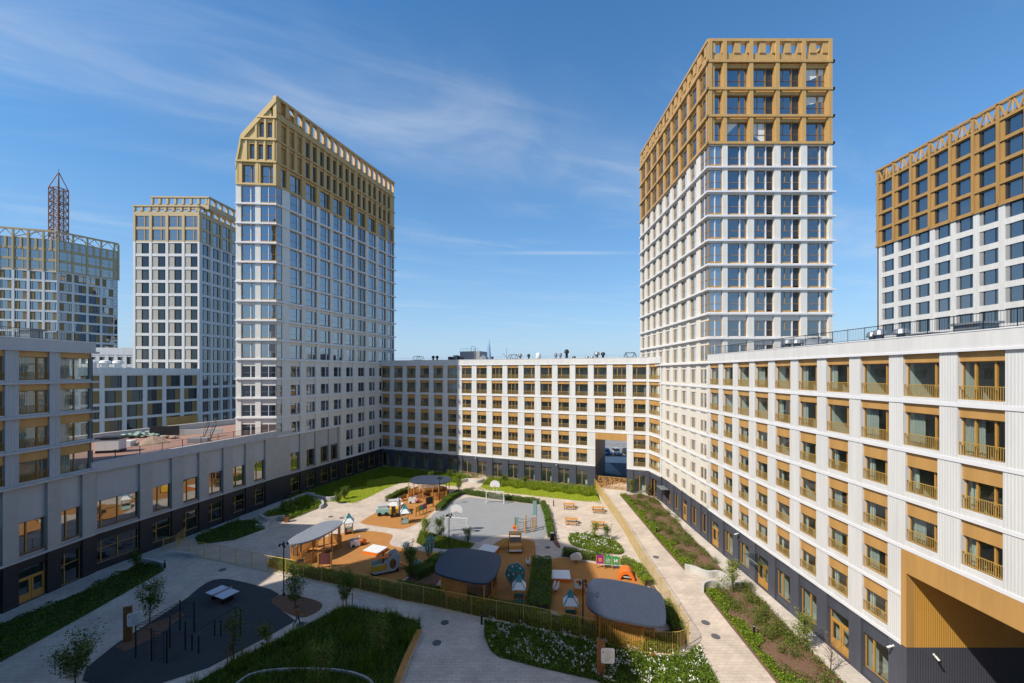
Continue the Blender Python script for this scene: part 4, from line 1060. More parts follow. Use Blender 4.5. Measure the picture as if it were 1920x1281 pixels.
def hedge(nm,path,w,h,label,group=None,dens=330,mats=('hedge_a','hedge_b','hedge_c'),wt=(3,3,1),size=.13):
    "clipped hedge along a path of ground points"
    path=[np.array(p) for p in path]; pts=[]
    for p,q in zip(path,path[1:]):
        v=q-p; L=np.linalg.norm(v); n=int(dens*L*(w+2*h)); d=v/L; nn=np.array([-d[1],d[0]])
        s=RNG.random(n)*(L+w*.5)-w*.25; r=RNG.random(n)*(w+2*h); off=np.where(r<w,(r-w/2),np.where(r<w+h,-w/2,w/2)); z=np.where(r<w,h,(r-w)%h)
        off=off+RNG.normal(size=n)*.06; z=z+RNG.normal(size=n)*.06+.06*np.sin(s*2.3)+.05*np.sin(s*5.1+off*4)
        P=p+s[:,None]*d+off[:,None]*nn; pts.append(np.column_stack([P,np.clip(z,.05,None)]))
    P=np.concatenate(pts); base=P[0].copy(); base[:]=(path[0][0],path[0][1],0)
    t=thing(nm,label,'hedge',tuple(base),0,group)
    leaves('foliage',P-base,size,list(mats),list(wt),t)
    mb=MB()
    for p,q in zip(path,path[1:]):
        d=(q-p)/np.linalg.norm(q-p); nn=np.array([-d[1],d[0]])*(w/2-.1); p2=p-d*.0; 
        mb.prism([tuple((x-base[:2])) for x in (p+nn,q+nn,q-nn,p-nn)],.0,h-.12)
    mb.build('twigs','bark',t); return t
hg='clipped hedges of the playground'
hedge('hedge',GP([(727,941),(746,930),(766,922)]),.8,.85,'clipped hedge behind the back orange play surface left of the rear pavilion',hg)
hedge('hedge',GP([(822,958),(843,938),(862,927)]),.9,.8,'clipped hedge between the rear pavilion and the grey sports court',hg)
hedge('hedge',GP([(872,926),(915,933),(960,939),(1010,945)]),.8,.8,'long clipped hedge behind the goal along the back of the sports court',hg)
hedge('hedge',GP([(1018,948),(1025,965),(1033,1008)]),.7,.8,'clipped hedge along the right side of the grey sports court by the picnic tables',hg)
hedge('hedge',GP([(1016,1062),(1014,1100),(1010,1146)]),2.0,1.0,'broad dark clipped hedge between the two orange play surfaces',hg)
hedge('hedge',GP([(776,1085),(812,1066),(832,1052)]),1.5,.9,'dark hedge running to the left side of the navy-roofed pavilion',hg)
hedge('hedge',GP([(512,1060),(560,1074),(600,1083),(668,1097),(740,1113)]),1.0,.75,'low hedge inside the gold fence in front of the open-roofed pavilion',hg,mats=('hedge_a','hedge_b','leaf_lime'))
hedge('hedge',GP([(745,1114),(818,1126),(901,1146),(996,1164)]),1.6,.95,'long dark hedge inside the gold fence before the navy-roofed pavilion',hg)
hedge('hedge',GP([(1000,1168),(1060,1180),(1150,1200),(1210,1214),(1262,1218)]),1.2,.8,'hedge inside the rounded gold fence corner before the slate-roofed pavilion',hg,mats=('hedge_b','leaf_lime','hedge_a'))
hedge('hedge',GP([(1058,1040),(1116,1049),(1145,1055)]),.9,.7,'hedge behind the purple and green play boards',hg)
hedge('hedge',GP([(1168,1056),(1195,1069),(1216,1098)]),.9,.7,'bright hedge curving behind the orange wave tunnel',hg,mats=('hedge_b','leaf_lime','hedge_c'))
hedge('hedge',GP([(1248,1140),(1262,1170),(1272,1192)]),.9,.8,'dark hedge between the slate-roofed pavilion and the right fence',hg)

def tree(loc,h,cr,label,dens=1.0,mats=('leaf_a','leaf_b','leaf_c'),wt=(3,2,2),name='young_tree',stakes=False,bare=False,group=None,leaf=.13,low=.16,cat='tree'):
    t=thing(name,label,cat,(loc[0],loc[1],0),0,group); tr=MB(); tips=[]
    top=Vector((random.uniform(-.08,.08),random.uniform(-.08,.08),h*.9)); k=6; prev=Vector((0,0,0)); r0=.018*h
    for i in range(1,k+1):
        p=top*(i/k)+Vector((random.uniform(-.03,.03),random.uniform(-.03,.03),0)); tr.tube(prev,p,r0*(1-.8*(i-1)/k),0,6,r0*(1-.8*i/k)); prev=p
    for i in range(int(16+6*h)):
        z=h*(low+(.86-low)*random.random()); a=random.random()*2*PI; q=(z/h-low)/(1-low); L=cr*.8*(.5+.6*random.random())*(.55+.9*math.sin(PI*min(1,q*.8+.15)))*(1-.45*q**3)
        s=Vector((0,0,z))+top*0; e=s+Vector((math.cos(a)*L,math.sin(a)*L,L*(.9+.9*random.random()))); tr.tube(s,e,.010*h*.6,0,4,.004); tips.append((s,e))
    tr.build('trunk','bark',t); pts=[]
    for s,e in tips:
        n=int(dens*(58 if not bare else 5)); 
        for j in range(n):
            u=.3+.75*random.random(); p=s.lerp(e,u); pts.append((p.x+random.gauss(0,.11*cr+.04),p.y+random.gauss(0,.11*cr+.04),p.z+random.gauss(0,.12*cr+.04)))
    leaves('crown',np.array(pts),leaf,list(mats),list(wt),t,.2)
    if stakes:
        for a in (0,2.1,4.2):
            x,y=.55*math.cos(a+.4),.55*math.sin(a+.4); MB().tube((x,y,0),(x,y,1.35),.035,0,6).build('stake','wood_dark',t); MB().tube((x,y,1.2),(0,0,1.25),.018,0,4).build('tie','black',t)
    return t
G3=lambda x,y:gp(x,y)
tree(G3(553,1142),3.2,1.0,'young tree in the bark island beside the lamp post and walking person')
tree(G3(281,1168),3.4,1.0,'young tree beside the wooden sign totem and climbing bars',dens=1.1)
tree(G3(140,1290),3.0,1.1,'dense young tree at the bottom left corner of the path',dens=1.6)
tree(G3(438,1240),3.6,.75,'slender sparse staked tree by the strip of path near the exercise bars',dens=.35,stakes=True,bare=False)
tree(G3(649,1140),3.3,.9,'staked young tree on the lawn tip by the manhole near the gold fence',stakes=True)
tree(G3(768,1087),3.4,.9,'young tree in front of the hedge left of the navy-roofed pavilion',dens=1.4)
tree(G3(860,921),3.3,.9,'small tree standing right of the rear pavilion at the path junction',mats=('leaf_lime','leaf_b','leaf_a'))
tree(G3(797,1010),2.6,.8,'small pale-leaved tree at the left tip of the planting island',mats=('leaf_olive','leaf_b','leaf_lime'))
tree(G3(824,1013),2.6,.8,'small pale-leaved tree beside the front goal on the planting island',mats=('leaf_olive','leaf_b','leaf_a'))
tree(G3(876,1022),2.2,.6,'thin sapling at the right tip of the planting island',dens=.5,mats=('leaf_a','leaf_c'))
tree(G3(1115,1010),2.0,.6,'wispy shrub rising from the oval white flower bed',dens=.5,mats=('leaf_olive','leaf_lime'),name='shrub',cat='shrub')
tree(G3(1139,1013),1.8,.55,'dark wispy shrub at the right of the oval flower bed',dens=.5,name='shrub',cat='shrub')
tree(G3(1373,1112),3.2,.75,'slender young tree beside the wavy concrete wall on the right path',dens=.7,mats=('leaf_olive','leaf_b','leaf_lime'),low=.2)
tree(G3(1508,1218),2.6,.75,'leafy young tree beside the gold double door of the right wing',dens=.8,mats=('leaf_olive','leaf_lime','leaf_b'),low=.15)
tree(G3(1558,1262),2.6,.8,'nearly bare young tree at the lower end of the right planting strip',dens=.22,bare=True,mats=('leaf_olive','leaf_red'))
tree(G3(600,1290),3.0,.9,'pale young tree on the dark lawn above the white bench edge',mats=('leaf_b','leaf_olive','leaf_a'),dens=.6)
tree(G3(712,1230),2.8,.9,'pale wispy shrub on the dark lawn near the slatted bench',mats=('leaf_b','leaf_olive','leaf_a'),dens=.5,name='shrub',cat='shrub',low=.1)
tree(G3(500,1222),2.0,.6,'wispy shrub at the lawn edge beside the path',mats=('leaf_b','leaf_c','leaf_olive'),dens=.5,name='shrub',cat='shrub',low=.1)
tree(G3(255,1080),2.4,.8,'dark shrub in the bed by the wide podium window',dens=.8,mats=('leaf_c','leaf_a'),name='shrub',cat='shrub',low=.1)
for i,(x,y,h,l) in enumerate([(1183,925,2.6,'upright grassy shrub before the dark corner window left of the passage gate'),(1217,930,2.2,'reddish upright shrub before the corner entrance of the central block')]):
    tree(G3(x,y),h,.5,l,dens=.8,mats=('leaf_olive','leaf_lime') if i==0 else ('leaf_red','leaf_olive'),name='shrub',cat='shrub',low=.05)
for x,y,h,l in [(634,944,1.5,'round shrub at the tip of the lit left lawn'),(646,936,1.9,'taller pale shrub on the lit left lawn'),(533,962,1.6,'tall shrub in the walled left planter'),(560,952,1.3,'round shrub in the walled left planter'),
                (809,899,1.4,'round shrub in the meadow behind the rear pavilion'),(843,896,1.3,'small shrub in the meadow right of the rear lamp'),(945,904,1.2,'shrub below the second dark pier of the central block'),(984,907,1.1,'shrub in the meadow between dark ground windows')]:
    tree(G3(x,y),h,.6,l,dens=1.3,mats=('leaf_olive','leaf_b','leaf_a'),name='shrub',cat='shrub',low=.05,group='shrubs in the lawns and planters')
# shrubs over the bark of the right planting strips
sg='shrubs along the right planting strips'; cnt=0
for poly,n in ((RS1,48),(RS2,40)):
    a=np.array(poly); P=scatter(poly,3); 
    L0=np.array(poly[0]); 
    left=np.array(poly[:4] if poly is RS1 else poly[:3])
    k=0
    for p in P:
        d=min(np.linalg.norm(p-(l0+np.clip(((p-l0)@(l1-l0))/((l1-l0)@(l1-l0)),0,1)*(l1-l0))) for l0,l1 in zip(left,left[1:]))
        if d<1.5 or k>=n: continue
        k+=1; h=random.uniform(.5,1.25); t=thing('shrub','small loose green and russet shrub over bark in a right planting strip','shrub',(p[0],p[1],0),0,sg)
        m=int(300*h); q=RNG.normal(size=(m,3))*np.array([.26,.26,.26])*h; q[:,2]=np.abs(q[:,2]+.45*h); leaves('foliage',q,.11,['leaf_olive','leaf_b','leaf_a','leaf_red'],[3,3,2,1.0],t)
        b=MB()
        for j in range(6): b.tube((0,0,0),(random.gauss(0,.22)*h,random.gauss(0,.22)*h,h*.8),.012,0,4,.005)
        b.build('stem','bark',t)

# ------------------------------------------------------------------ fences
def fence(label,pts,h=1.85,group=None,m='fence_gold',spacing=.135,zb=.06,posts=True,pw=.05,kerb=True):
    base=pts[0]; t=thing('metal_fence',label,'fence',(base[0],base[1],0),0,group); P=[Vector((x-base[0],y-base[1],0)) for x,y in pts]
    L=[0]
    for a,b in zip(P,P[1:]): L.append(L[-1]+(b-a).length)
    tot=L[-1]; npan=max(1,round(tot/2.5)); 
    def at(s):
        for i in range(len(P)-1):
            if s<=L[i+1]+1e-6: return P[i].lerp(P[i+1],(s-L[i])/max(1e-6,L[i+1]-L[i]))
        return P[-1]
    for j in range(npan+1):
        p=at(tot*j/npan)
        MB().box(-pw/2,pw/2,-pw/2,pw/2,0,h+.03).build('post',m,t,(p.x,p.y,0),math.atan2((at(min(tot,tot*j/npan+.1))-at(max(0,tot*j/npan-.1))).y,(at(min(tot,tot*j/npan+.1))-at(max(0,tot*j/npan-.1))).x))
    for j in range(npan):
        b=MB(); s0=tot*j/npan; s1=tot*(j+1)/npan; n=int((s1-s0)/spacing); sub=[at(s0+(s1-s0)*i/6) for i in range(7)]
        for z in (zb+.03,h-.02):
            for q0,q1 in zip(sub,sub[1:]): b.tube(q0+Vector((0,0,z)),q1+Vector((0,0,z)),.022,0,4)
        for i in range(1,n):
            q=at(s0+(s1-s0)*i/n); b.tube(q+Vector((0,0,zb)),q+Vector((0,0,h-.02)),.0105,0,4,cap=False)
        b.build('bar_panel',m,t)
    if kerb:
        b=MB()
        for a,c in zip(P,P[1:]):
            d=(c-a).normalized(); nn=Vector((-d.y,d.x,0))*.09; b.prism([tuple((a+nn)[:2]),tuple((c+nn)[:2]),tuple((c-nn)[:2]),tuple((a-nn)[:2])],0,.07)
        b.build('kerb','concrete',t)
    return t
fg='gold bar fences round the playground'
fence('gold bar fence along the near side of the playground',GP([(503,1073),(545,1081),(599,1093),(667,1107),(740,1124.7),(818,1141.5),(901,1159),(996,1176.6),(1060,1191),(1149,1210.6),(1204,1225)]),1.85,fg)
fence('gold bar fence round the curved near right corner of the playground',[gp(1204,1225)]+chaikin(GP([(1204,1225),(1254.5,1230),(1282,1227),(1294,1213),(1284,1191),(1274,1175.5)]),2,False)+[gp(1274,1175.5)],1.85,fg)
fence('long gold bar fence receding beside the right-hand paved path',GP([(1274,1175.5),(1250,1134),(1221.6,1087.8),(1199.7,1051.6),(1171,1000),(1160.6,984),(1130,939),(1117,918),(1104,909)]),1.85,fg)
fence('gold bar fence run at the left side of the playground by the ramp',GP([(330,1035),(352,1041),(372,1045),(420,1054),(460,1063),(503,1073)]),1.85,fg)
fence('short gold bar fence run turning back to the podium wall',GP([(306,1034),(330,1026),(347,1010)]),1.5,fg,kerb=False)
fence('low gold bar railing by the steps at the foot of the central block',GP([(862,892),(885,896),(908,900)]),1.1,None,kerb=False)

# ------------------------------------------------------------------ concrete seat walls
def wall_run(label,pts,h,w=.3,cat='wall',nm='retaining_wall',m='concrete',hh=None):
    base=pts[0]; p=[Vector((x-base[0],y-base[1],0)) for x,y in chaikin(pts,2,False)]; t=MB(); n=len(p)
    l=[];r=[]
    for i in range(n):
        d=(p[min(n-1,i+1)]-p[max(0,i-1)]).normalized(); q=Vector((-d.y,d.x,0))*w/2; l.append(p[i]+q); r.append(p[i]-q)
    vs=[]; 
    for i in range(n):
        H=h if hh is None else hh[0]+(hh[1]-hh[0])*i/(n-1)
        vs+= [(l[i].x,l[i].y,0),(l[i].x,l[i].y,H),(r[i].x,r[i].y,H),(r[i].x,r[i].y,0)]
    fs=[(0,3,2,1),(4*n-4,4*n-3,4*n-2,4*n-1)]
    for i in range(n-1):
        a=4*i; b=a+4; fs+=[(a,a+1,b+1,b),(a+1,a+2,b+2,b+1),(a+2,a+3,b+3,b+2)]
    t.add(vs,fs); o=t.build(nm,m,None,(base[0],base[1],0)); return tag(o,label,cat,'wavy concrete seat walls')
wall_run('wavy white concrete wall above the ramp on the right path',GP([(1284,1071),(1300,1073),(1325,1085),(1350,1082),(1364,1093),(1376,1108)]),.75,.28)
wall_run('curved concrete wall below the ramp at the right path',GP([(1317,1111),(1319,1104),(1335,1099),(1356,1104),(1390,1106)]),.7,.28)
wall_run('low concrete wall behind the left planter along the podium',GP([(486,968),(530,949),(572,931),(590,931)]),.7,.28)
wall_run('wavy concrete wall between the left planter and the lit lawn',GP([(574,931),(600,938),(618,941),(632,937)]),.75,.28)
wall_run('short curved concrete wall at the right end of the left planter',GP([(588,941),(603,943),(607,950),(600,955)]),.6,.28)
wall_run('concrete wall at the near end of the left planter by the wooden bin',GP([(486,972),(500,980),(518,976),(533,975)]),.7,.28)
wall_run('concrete ramp wall at the start of the gold fence on the left',GP([(306,1044),(330,1040),(366,1046),(380,1039)]),.45,.4)
wall_run('small pale concrete wall end by the dark left bed',GP([(270,1056),(300,1062),(310,1066),(314,1060)]),.6,.3)
wall_run('low pale concrete wall end below the dark planter on the left',GP([(480,990),(497,991),(504,984)]),.55,.3)
wall_run('thin white curved edging on the dark near lawn',GP([(440,1290),(470,1266),(540,1258),(640,1260),(690,1275),(700,1290)]),.25,.12)
wall_run('low concrete wall by the steps before the central block',GP([(866,905),(880,901),(892,908),(908,903)]),.6,.3)

# curved timber bench on the lawn edge
bp=GP([(787,1190),(772,1222),(757,1257),(744,1292)]); t=thing('bench','slatted timber bench top along the edge of the dark near lawn','bench',(bp[0][0],bp[0][1],0))
b=MB(); s=MB(); pts=chaikin([(x-bp[0][0],y-bp[0][1]) for x,y in bp],2,False)
L=[Vector((*q,0)) for q in pts]; 
for a,c in zip(L,L[1:]):
    d=(c-a); n=max(1,int(d.length/.11)); dn=d.normalized(); q=Vector((-dn.y,dn.x,0))
    for i in range(n):
        m=a+d*(i+.5)/n; ww=.04; b.prism([tuple((m+dn*s1*ww+q*s2*.25)[:2]) for s1,s2 in ((-1,-1),(1,-1),(1,1),(-1,1))],.40,.45)
    s.prism([tuple((x)[:2]) for x in (a+q*.2,c+q*.2,c-q*.2,a-q*.2)],0,.395)
b.build('seat','wood_orange',t); s.build('base','concrete',t)
# ================================================================== pavilions
def pavilion(label, roofpts, z0, z1, wall_path, posts, roofm, wallh=1.0, full=None, cat='pavilion', tilt=None, floor=True):
    "roofpts in world xy (rounded), roof height from z0 (tilt gives a height function)"
    base=(sum(p[0] for p in roofpts)/len(roofpts),sum(p[1] for p in roofpts)/len(roofpts)); rel=lambda P:[(x-base[0],y-base[1]) for x,y in P]
    t=thing('pavilion',label,cat,base); hz=(lambda x,y:z0) if tilt is None else (lambda x,y:z0+tilt[0]*x+tilt[1]*y)
    R=chaikin(rel(roofpts),2); b=MB(); b.prism(R,lambda x,y:hz(x,y)-.16,lambda x,y:hz(x,y),0); b.build('roof',roofm,t)
    u=MB(); u.prism([(x*.96,y*.96) for x,y in R],lambda x,y:hz(x,y)-.24,lambda x,y:hz(x,y)-.165,0); u.build('ceiling','wood_orange',t)
    for x,y in rel(posts):
        MB().box(-.06,.06,-.06,.06,0,hz(x,y)-.2).build('post','wood_orange',t,(x,y,0))
    for k,(path,h) in enumerate(wall_path):
        w=MB(); P=[Vector((*q,0)) for q in chaikin(rel(path),2,False)]
        for a,c in zip(P,P[1:]):
            d=c-a; n=max(1,int(d.length/.13)); dn=d.normalized(); q=Vector((-dn.y,dn.x,0))
            for i in range(n):
                m=a+d*(i+.5)/n; H=h if h>0 else hz(m.x,m.y)-.25
                w.prism([tuple((m+dn*s1*.042+q*s2*.03)[:2]) for s1,s2 in ((-1,-1),(1,-1),(1,1),(-1,1))],.06,H)
            for zz in (.2,(h if h>0 else 2.5)-.12):
                w.prism([tuple(x[:2]) for x in (a+q*.05,c+q*.05,c+q*.031,a+q*.031)],zz,zz+.08)
        w.build('slat_wall','wood_orange',t)
    if floor:
        fl=MB(); fl.prism([(x*.78,y*.78) for x,y in R],.02,.07); fl.build('deck','wood_dark',t)
        bn=MB(); bn.box(-1.6,1.6,.5,.95,.40,.46); bn.box(-1.5,-1.4,.55,.9,.07,.4); bn.box(1.4,1.5,.55,.9,.07,.4); bn.build('bench','wood_orange',t)
    return t
Zr=2.95
r1=GP([(768,904),(783,899.6),(842,907.0),(836,910.5),(826,913)],3.1)
r1=[(-18.7,70.6),(-17.9,74.9),(-11.0,74.2),(-11.2,70.0),(-14.5,69.6)]
pavilion('rear timber pavilion with a thin dark tilted roof and curved slatted walls',r1,2.95,0,[([(-18.2,70.7),(-18.2,72.5),(-17.3,74.0)],1.25),([(-17.2,74.2),(-14,74.5),(-11.9,73.2),(-11.5,71.2),(-12.6,69.7),(-14.2,69.6)],1.3)],
    [(-18.3,70.7),(-17.3,70.5),(-15.6,70.1),(-13.9,69.9),(-11.6,70.6),(-11.5,73.2),(-17.4,74.3),(-14.8,74.4),(-12.8,70.0)],'roof_slate',tilt=(0,.05))
r2=[(-26.1,45.5),(-25.1,50.0),(-24.2,51.8),(-21.9,52.0),(-21.5,50.4),(-22.7,46.6),(-24.4,45.1)]
pavilion('long timber pavilion with a pale grey leaf-shaped tilted roof and slatted low walls',r2,2.95,0,[([(-26.0,47.6),(-25.6,46.2),(-24.6,45.7),(-23.4,46.2),(-22.9,47.4)],1.15),([(-21.9,50.2),(-21.7,51.2),(-22.4,51.9),(-23.8,51.9)],1.3),([(-26.0,47.6),(-25.6,49.6),(-24.8,51.2)],1.3)],
    [(-25.8,46.7),(-25.2,46.0),(-24.2,45.9),(-23.2,46.7),(-22.6,48.1),(-22.2,49.3),(-21.9,50.5),(-22.2,51.6),(-25.9,48.2),(-25.0,50.8)],'grey_metal_roof' if 'grey_metal_roof' in M_ else 'roof_pale',tilt=(0.0,.03))
r3=[(-7.75,39.0),(-7.5,42.4),(-6.9,43.8),(-5.5,44.1),(-1.7,42.9),(-.95,41.6),(-1.6,37.3),(-2.6,36.3),(-6.6,37.9)]
pavilion('square timber pavilion under a dark navy rounded roof in the shade',r3,2.95,0,[([(-6.9,38.9),(-6.5,38.3),(-4.3,37.4)],0),([(-3.3,37.2),(-2.3,37.2),(-1.9,38.4),(-1.6,40.2)],1.1),([(-1.6,40.4),(-1.6,41.6),(-2.6,42.6)],0),([(-6.9,39.1),(-7,41.5),(-6.6,43.2)],0)],
    [(-6.8,38.6),(-4.3,37.6),(-2.6,37.1),(-1.9,38.2),(-1.6,40.3),(-1.6,41.8),(-6.6,43.2),(-4,43)],'roof_navy')
r4=[(7.0,37.0),(8.3,37.7),(12.3,36.1),(13.2,34.9),(12.0,30.9),(11.2,30.2),(7.1,31.6),(6.0,33.0)]
pavilion('timber pavilion under a ribbed slate-blue rounded roof in the sunlit near corner',r4,2.95,0,[([(7.2,33.1),(8.3,32.6),(10.4,31.9)],0),([(10.5,31.9),(11.3,32.1),(11.7,33.2)],1.1),([(7.0,33.2),(7.3,35),(7.9,36.6)],0)],
    [(7.2,32.9),(10.5,31.95),(11.4,32.1),(12.3,34.6),(8.2,36.8),(11.6,35.8)],'roof_slate')
# ================================================================== play equipment
def playhouse(label,px,py,rz=0,ladder=False,group='small play towers with zigzag tent roofs'):
    x,y=gp(px,py); t=thing('play_tower',label,'play tower',(x,y,.024),rz,group)
    for i,(a,b_) in enumerate(((-.5,-.5),(.5,-.5),(.5,.5),(-.5,.5))): MB().box(a-.05,a+.05,b_-.05,b_+.05,0,1.65).build('post','wood_orange',t)
    b=MB(); b.box(-.5,.5,-.5,.5,.28,.34); b.build('deck','wood_dark',t)
    b=MB(); b.box(-.45,.45,-.54,-.50,.1,.62) if not ladder else b.box(.50,.54,-.45,.45,.1,.75); b.box(-.54,-.50,-.45,.45,.1,.62); b.box(-.45,.45,.5,.54,.1,.62); b.build('side_panel','mint_toy' if ladder or rz>0 else 'teal_toy',t)
    if ladder:
        b=MB(); 
        for z in (.5,.8,1.1,1.4): b.tube((-.5,-.5,z),(.5,-.5,z),.025,0,6)
        b.build('rungs','grey_metal',t)
    r=MB(); H=[(.70,1.60),(.42,2.05),(.0,2.62)]
    for k in range(4):
        a0=PI/4+k*PI/2; a1=a0+PI/2; c0=Vector((math.cos(a0),math.sin(a0),0))*.95; c1=Vector((math.cos(a1),math.sin(a1),0))*.95
        n=5; low=[]
        for i in range(n*2+1): q=c0.lerp(c1,i/(n*2)); low.append((q.x,q.y,1.62 if i%2==0 else 1.50))
        m0=c0*.42; m1=c1*.42
        r.add(low+[(m1.x,m1.y,2.12),(m0.x,m0.y,2.12)],[tuple(range(len(low)+2))],0)
        r.add([(m0.x,m0.y,2.121),(m1.x,m1.y,2.121),(0,0,2.75)],[(0,1,2)],1)
        r.tube(c0+Vector((0,0,1.62)),m0+Vector((0,0,2.13)),.045,1,5); r.tube(m0+Vector((0,0,2.13)),(0,0,2.8),.05,1,5)
    r.build('roof',['white_toy','teal_toy'],t); return t
playhouse('sunlit play tower with mint panels on the rear orange surface',759,981,.25)
playhouse('sunlit play tower with a rung ladder beside the leaf-roofed pavilion',654,1000,.35,True)
playhouse('shaded play tower with teal panel right of the navy-roofed pavilion',973,1131,-.05)
playhouse('shaded play tower with teal panel beside the lamp post and slate-roofed pavilion',1070,1163,-.1)
def sandbox(label,px,py,w,d,rz,edge='orange_toy'):
    x,y=gp(px,py); t=thing('covered_sandbox',label,'sandbox',(x,y,.024),rz,'sandboxes under white covers'); b=MB(); frame_rect_h(b,w,d); b.build('frame',edge,t)
    c=MB(); c.box(-w/2+.02,w/2-.02,-d/2+.02,d/2-.02,.33,.40); c.tube((0,0,.40),(0,0,.43),.06,0,8); c.build('cover','white_toy',t); return t
def frame_rect_h(b,w,d):
    b.box(-w/2,w/2,-d/2,-d/2+.12,0,.32); b.box(-w/2,w/2,d/2-.12,d/2,0,.32); b.box(-w/2,-w/2+.12,-d/2+.12,d/2-.12,0,.32); b.box(w/2-.12,w/2,-d/2+.12,d/2-.12,0,.32)
sandbox('white covered sandbox with orange rim on the rear orange surface',742,950,2.3,1.9,-.2)
sandbox('white covered sandbox between the orange boat and the grey play ship',704,1035,2.3,1.9,-.35)
sandbox('white covered sandbox half hidden behind the navy-roofed pavilion',917,1034,2.2,1.8,-.35)
sandbox('white covered sandbox with red-orange sides right of the broad hedge',1051,1084,2.1,1.9,-.05)
def table(label,px,py):
    x,y=gp(px,py); t=thing('picnic_table',label,'picnic table',(x,y,.012),-.12,'timber picnic tables on the pale paving')
    b=MB(); 
    for i in range(5): b.box(-.95,.95,-.40+.16*i,-.26+.16*i,.70,.75)
    b.build('tabletop','wood_orange',t)
    for yy in (-.78,.78):
        b=MB(); b.box(-.95,.95,yy-.17,yy-.01,.42,.47); b.box(-.95,.95,yy+.01,yy+.17,.42,.47); b.build('seat','wood_orange',t)
    for xx in (-.75,.75):
        b=MB(); b.box(xx-.03,xx+.03,-.85,.85,.37,.42); b.box(xx-.03,xx+.03,-.4,.4,.64,.70); b.bar((xx,-.75,0),(xx,-.25,.66),.06); b.bar((xx,.75,0),(xx,.25,.66),.06); b.build('leg','dark_metal',t)
table('timber picnic table nearest the meadow and the round bollard',1067,953); table('timber picnic table at the back beside the gold fence',1121,960)
table('timber picnic table in front, nearest the court hedge',1071,982); table('timber picnic table in front beside the gold fence',1122,989)
def goal(label,px,py,rz,glabel='goal'):
    x,y=gp(px,py); t=thing('football_goal',label,'goal',(x,y,.024),rz,'white football goals with basketball hoops')
    for s in (-1.5,1.5): b=MB(); b.box(s-.05,s+.05,-.05,.05,0,2.05); b.bar((s,0,2.0),(s,.9,0.02),.05); b.box(s-.03,s+.03,0,.9,0,.05); b.build('side_frame','white_toy',t)
    b=MB(); b.box(-1.55,1.55,-.05,.05,2.05,2.15); b.build('crossbar','white_toy',t)
    b=MB()
    for i in range(13): u=-1.5+3*i/12; b.tube((u,.02,2.05),(u,.9,.05),.008,0,3,cap=False)
    for i in range(8): v=i/8; b.tube((-1.5,.9*v,2.05-2*v),(1.5,.9*v,2.05-2*v),.008,0,3,cap=False)
    b.build('net','white_toy',t)
    b=MB(); b.tube((-.35,.2,2.1),(-.2,.1,3.0),.05); b.tube((.35,.2,2.1),(.2,.1,3.0),.05); b.build('hoop_frame','white_toy',t)
    b=MB(); P=[(-.8,2.85),(.8,2.85),(.85,3.25)]+[(.85*math.cos(a),3.25+.72*math.sin(a)) for a in [PI*i/10 for i in range(1,10)]]+[(-.85,3.25)]
    n=len(P); b.add([(u,-.06,z) for u,z in P]+[(u,-.02,z) for u,z in P],[tuple(range(n)),tuple(range(2*n-1,n-1,-1))]+[(i,n+i,n+(i+1)%n,(i+1)%n) for i in range(n)]); b.build('backboard','white_toy',t)
    b=MB(); 
    for i in range(12): a=2*PI*i/12; c=2*PI*(i+1)/12; b.tube((.23*math.cos(a),-.33+.23*math.sin(a),3.05),(.23*math.cos(c),-.33+.23*math.sin(c),3.05),.018)
    b.build('hoop','orange_toy',t)
goal('white goal with hoop at the back of the grey court before the hedge',928,945,-.13)
goal('white goal with hoop at the front of the grey court by the planting island',856,1000,-.15)
# climbing frame on the court
x,y=gp(985,996); t=thing('rope_climber','climbing frame with orange posts and teal printed panels on the grey court','climbing frame',(x,y,.024),.2)
b=MB()
for a,c in ((-1.6,-.6),(-1.0,.5),(-.2,-.8),(.2,.6),(.9,-.5),(1.5,.4)): b.tube((a,c,0),(a,c,1.9+.3*math.sin(a*3)),.09,0,8)
b.build('post','wood_orange',t)
b=MB(); b.path([(-1.6,-.6,1.7),(-.2,-.8,1.5),(.9,-.5,1.8),(1.5,.4,1.6),(.2,.6,1.4),(-1,.5,1.6),(-1.6,-.6,1.7)],.035); 
for i in range(6): b.tube((-1.4+.5*i,-.6,1.6),(-1.2+.5*i,.4,.1),.02)
for i in range(5): b.tube((-1.5+.1*i,-.8,.3+.3*i),(1.2,-.4,.3+.3*i),.018)
b.build('rope_net','grey_metal',t)
b=MB(); b.box(-1.75,-1.15,-.66,-.6,1.2,2.3); b.build('printed_panel','mint_toy',t); b=MB(); b.box(1.2,1.7,.38,.44,2.0,4.0); b.build('printed_panel','mint_toy',t)
b=MB(); b.tube((1.75,.4,0),(1.75,.4,4.05),.05); b.build('mast','grey_metal',t)
b=MB(); b.tube((-1.9,-.5,.9),(-1.5,-.5,.9),.25,0,10); b.tube((-1.75,-.9,.5),(-1.6,-.9,.5),.22,0,10); b.build('step_disc','orange_toy',t)
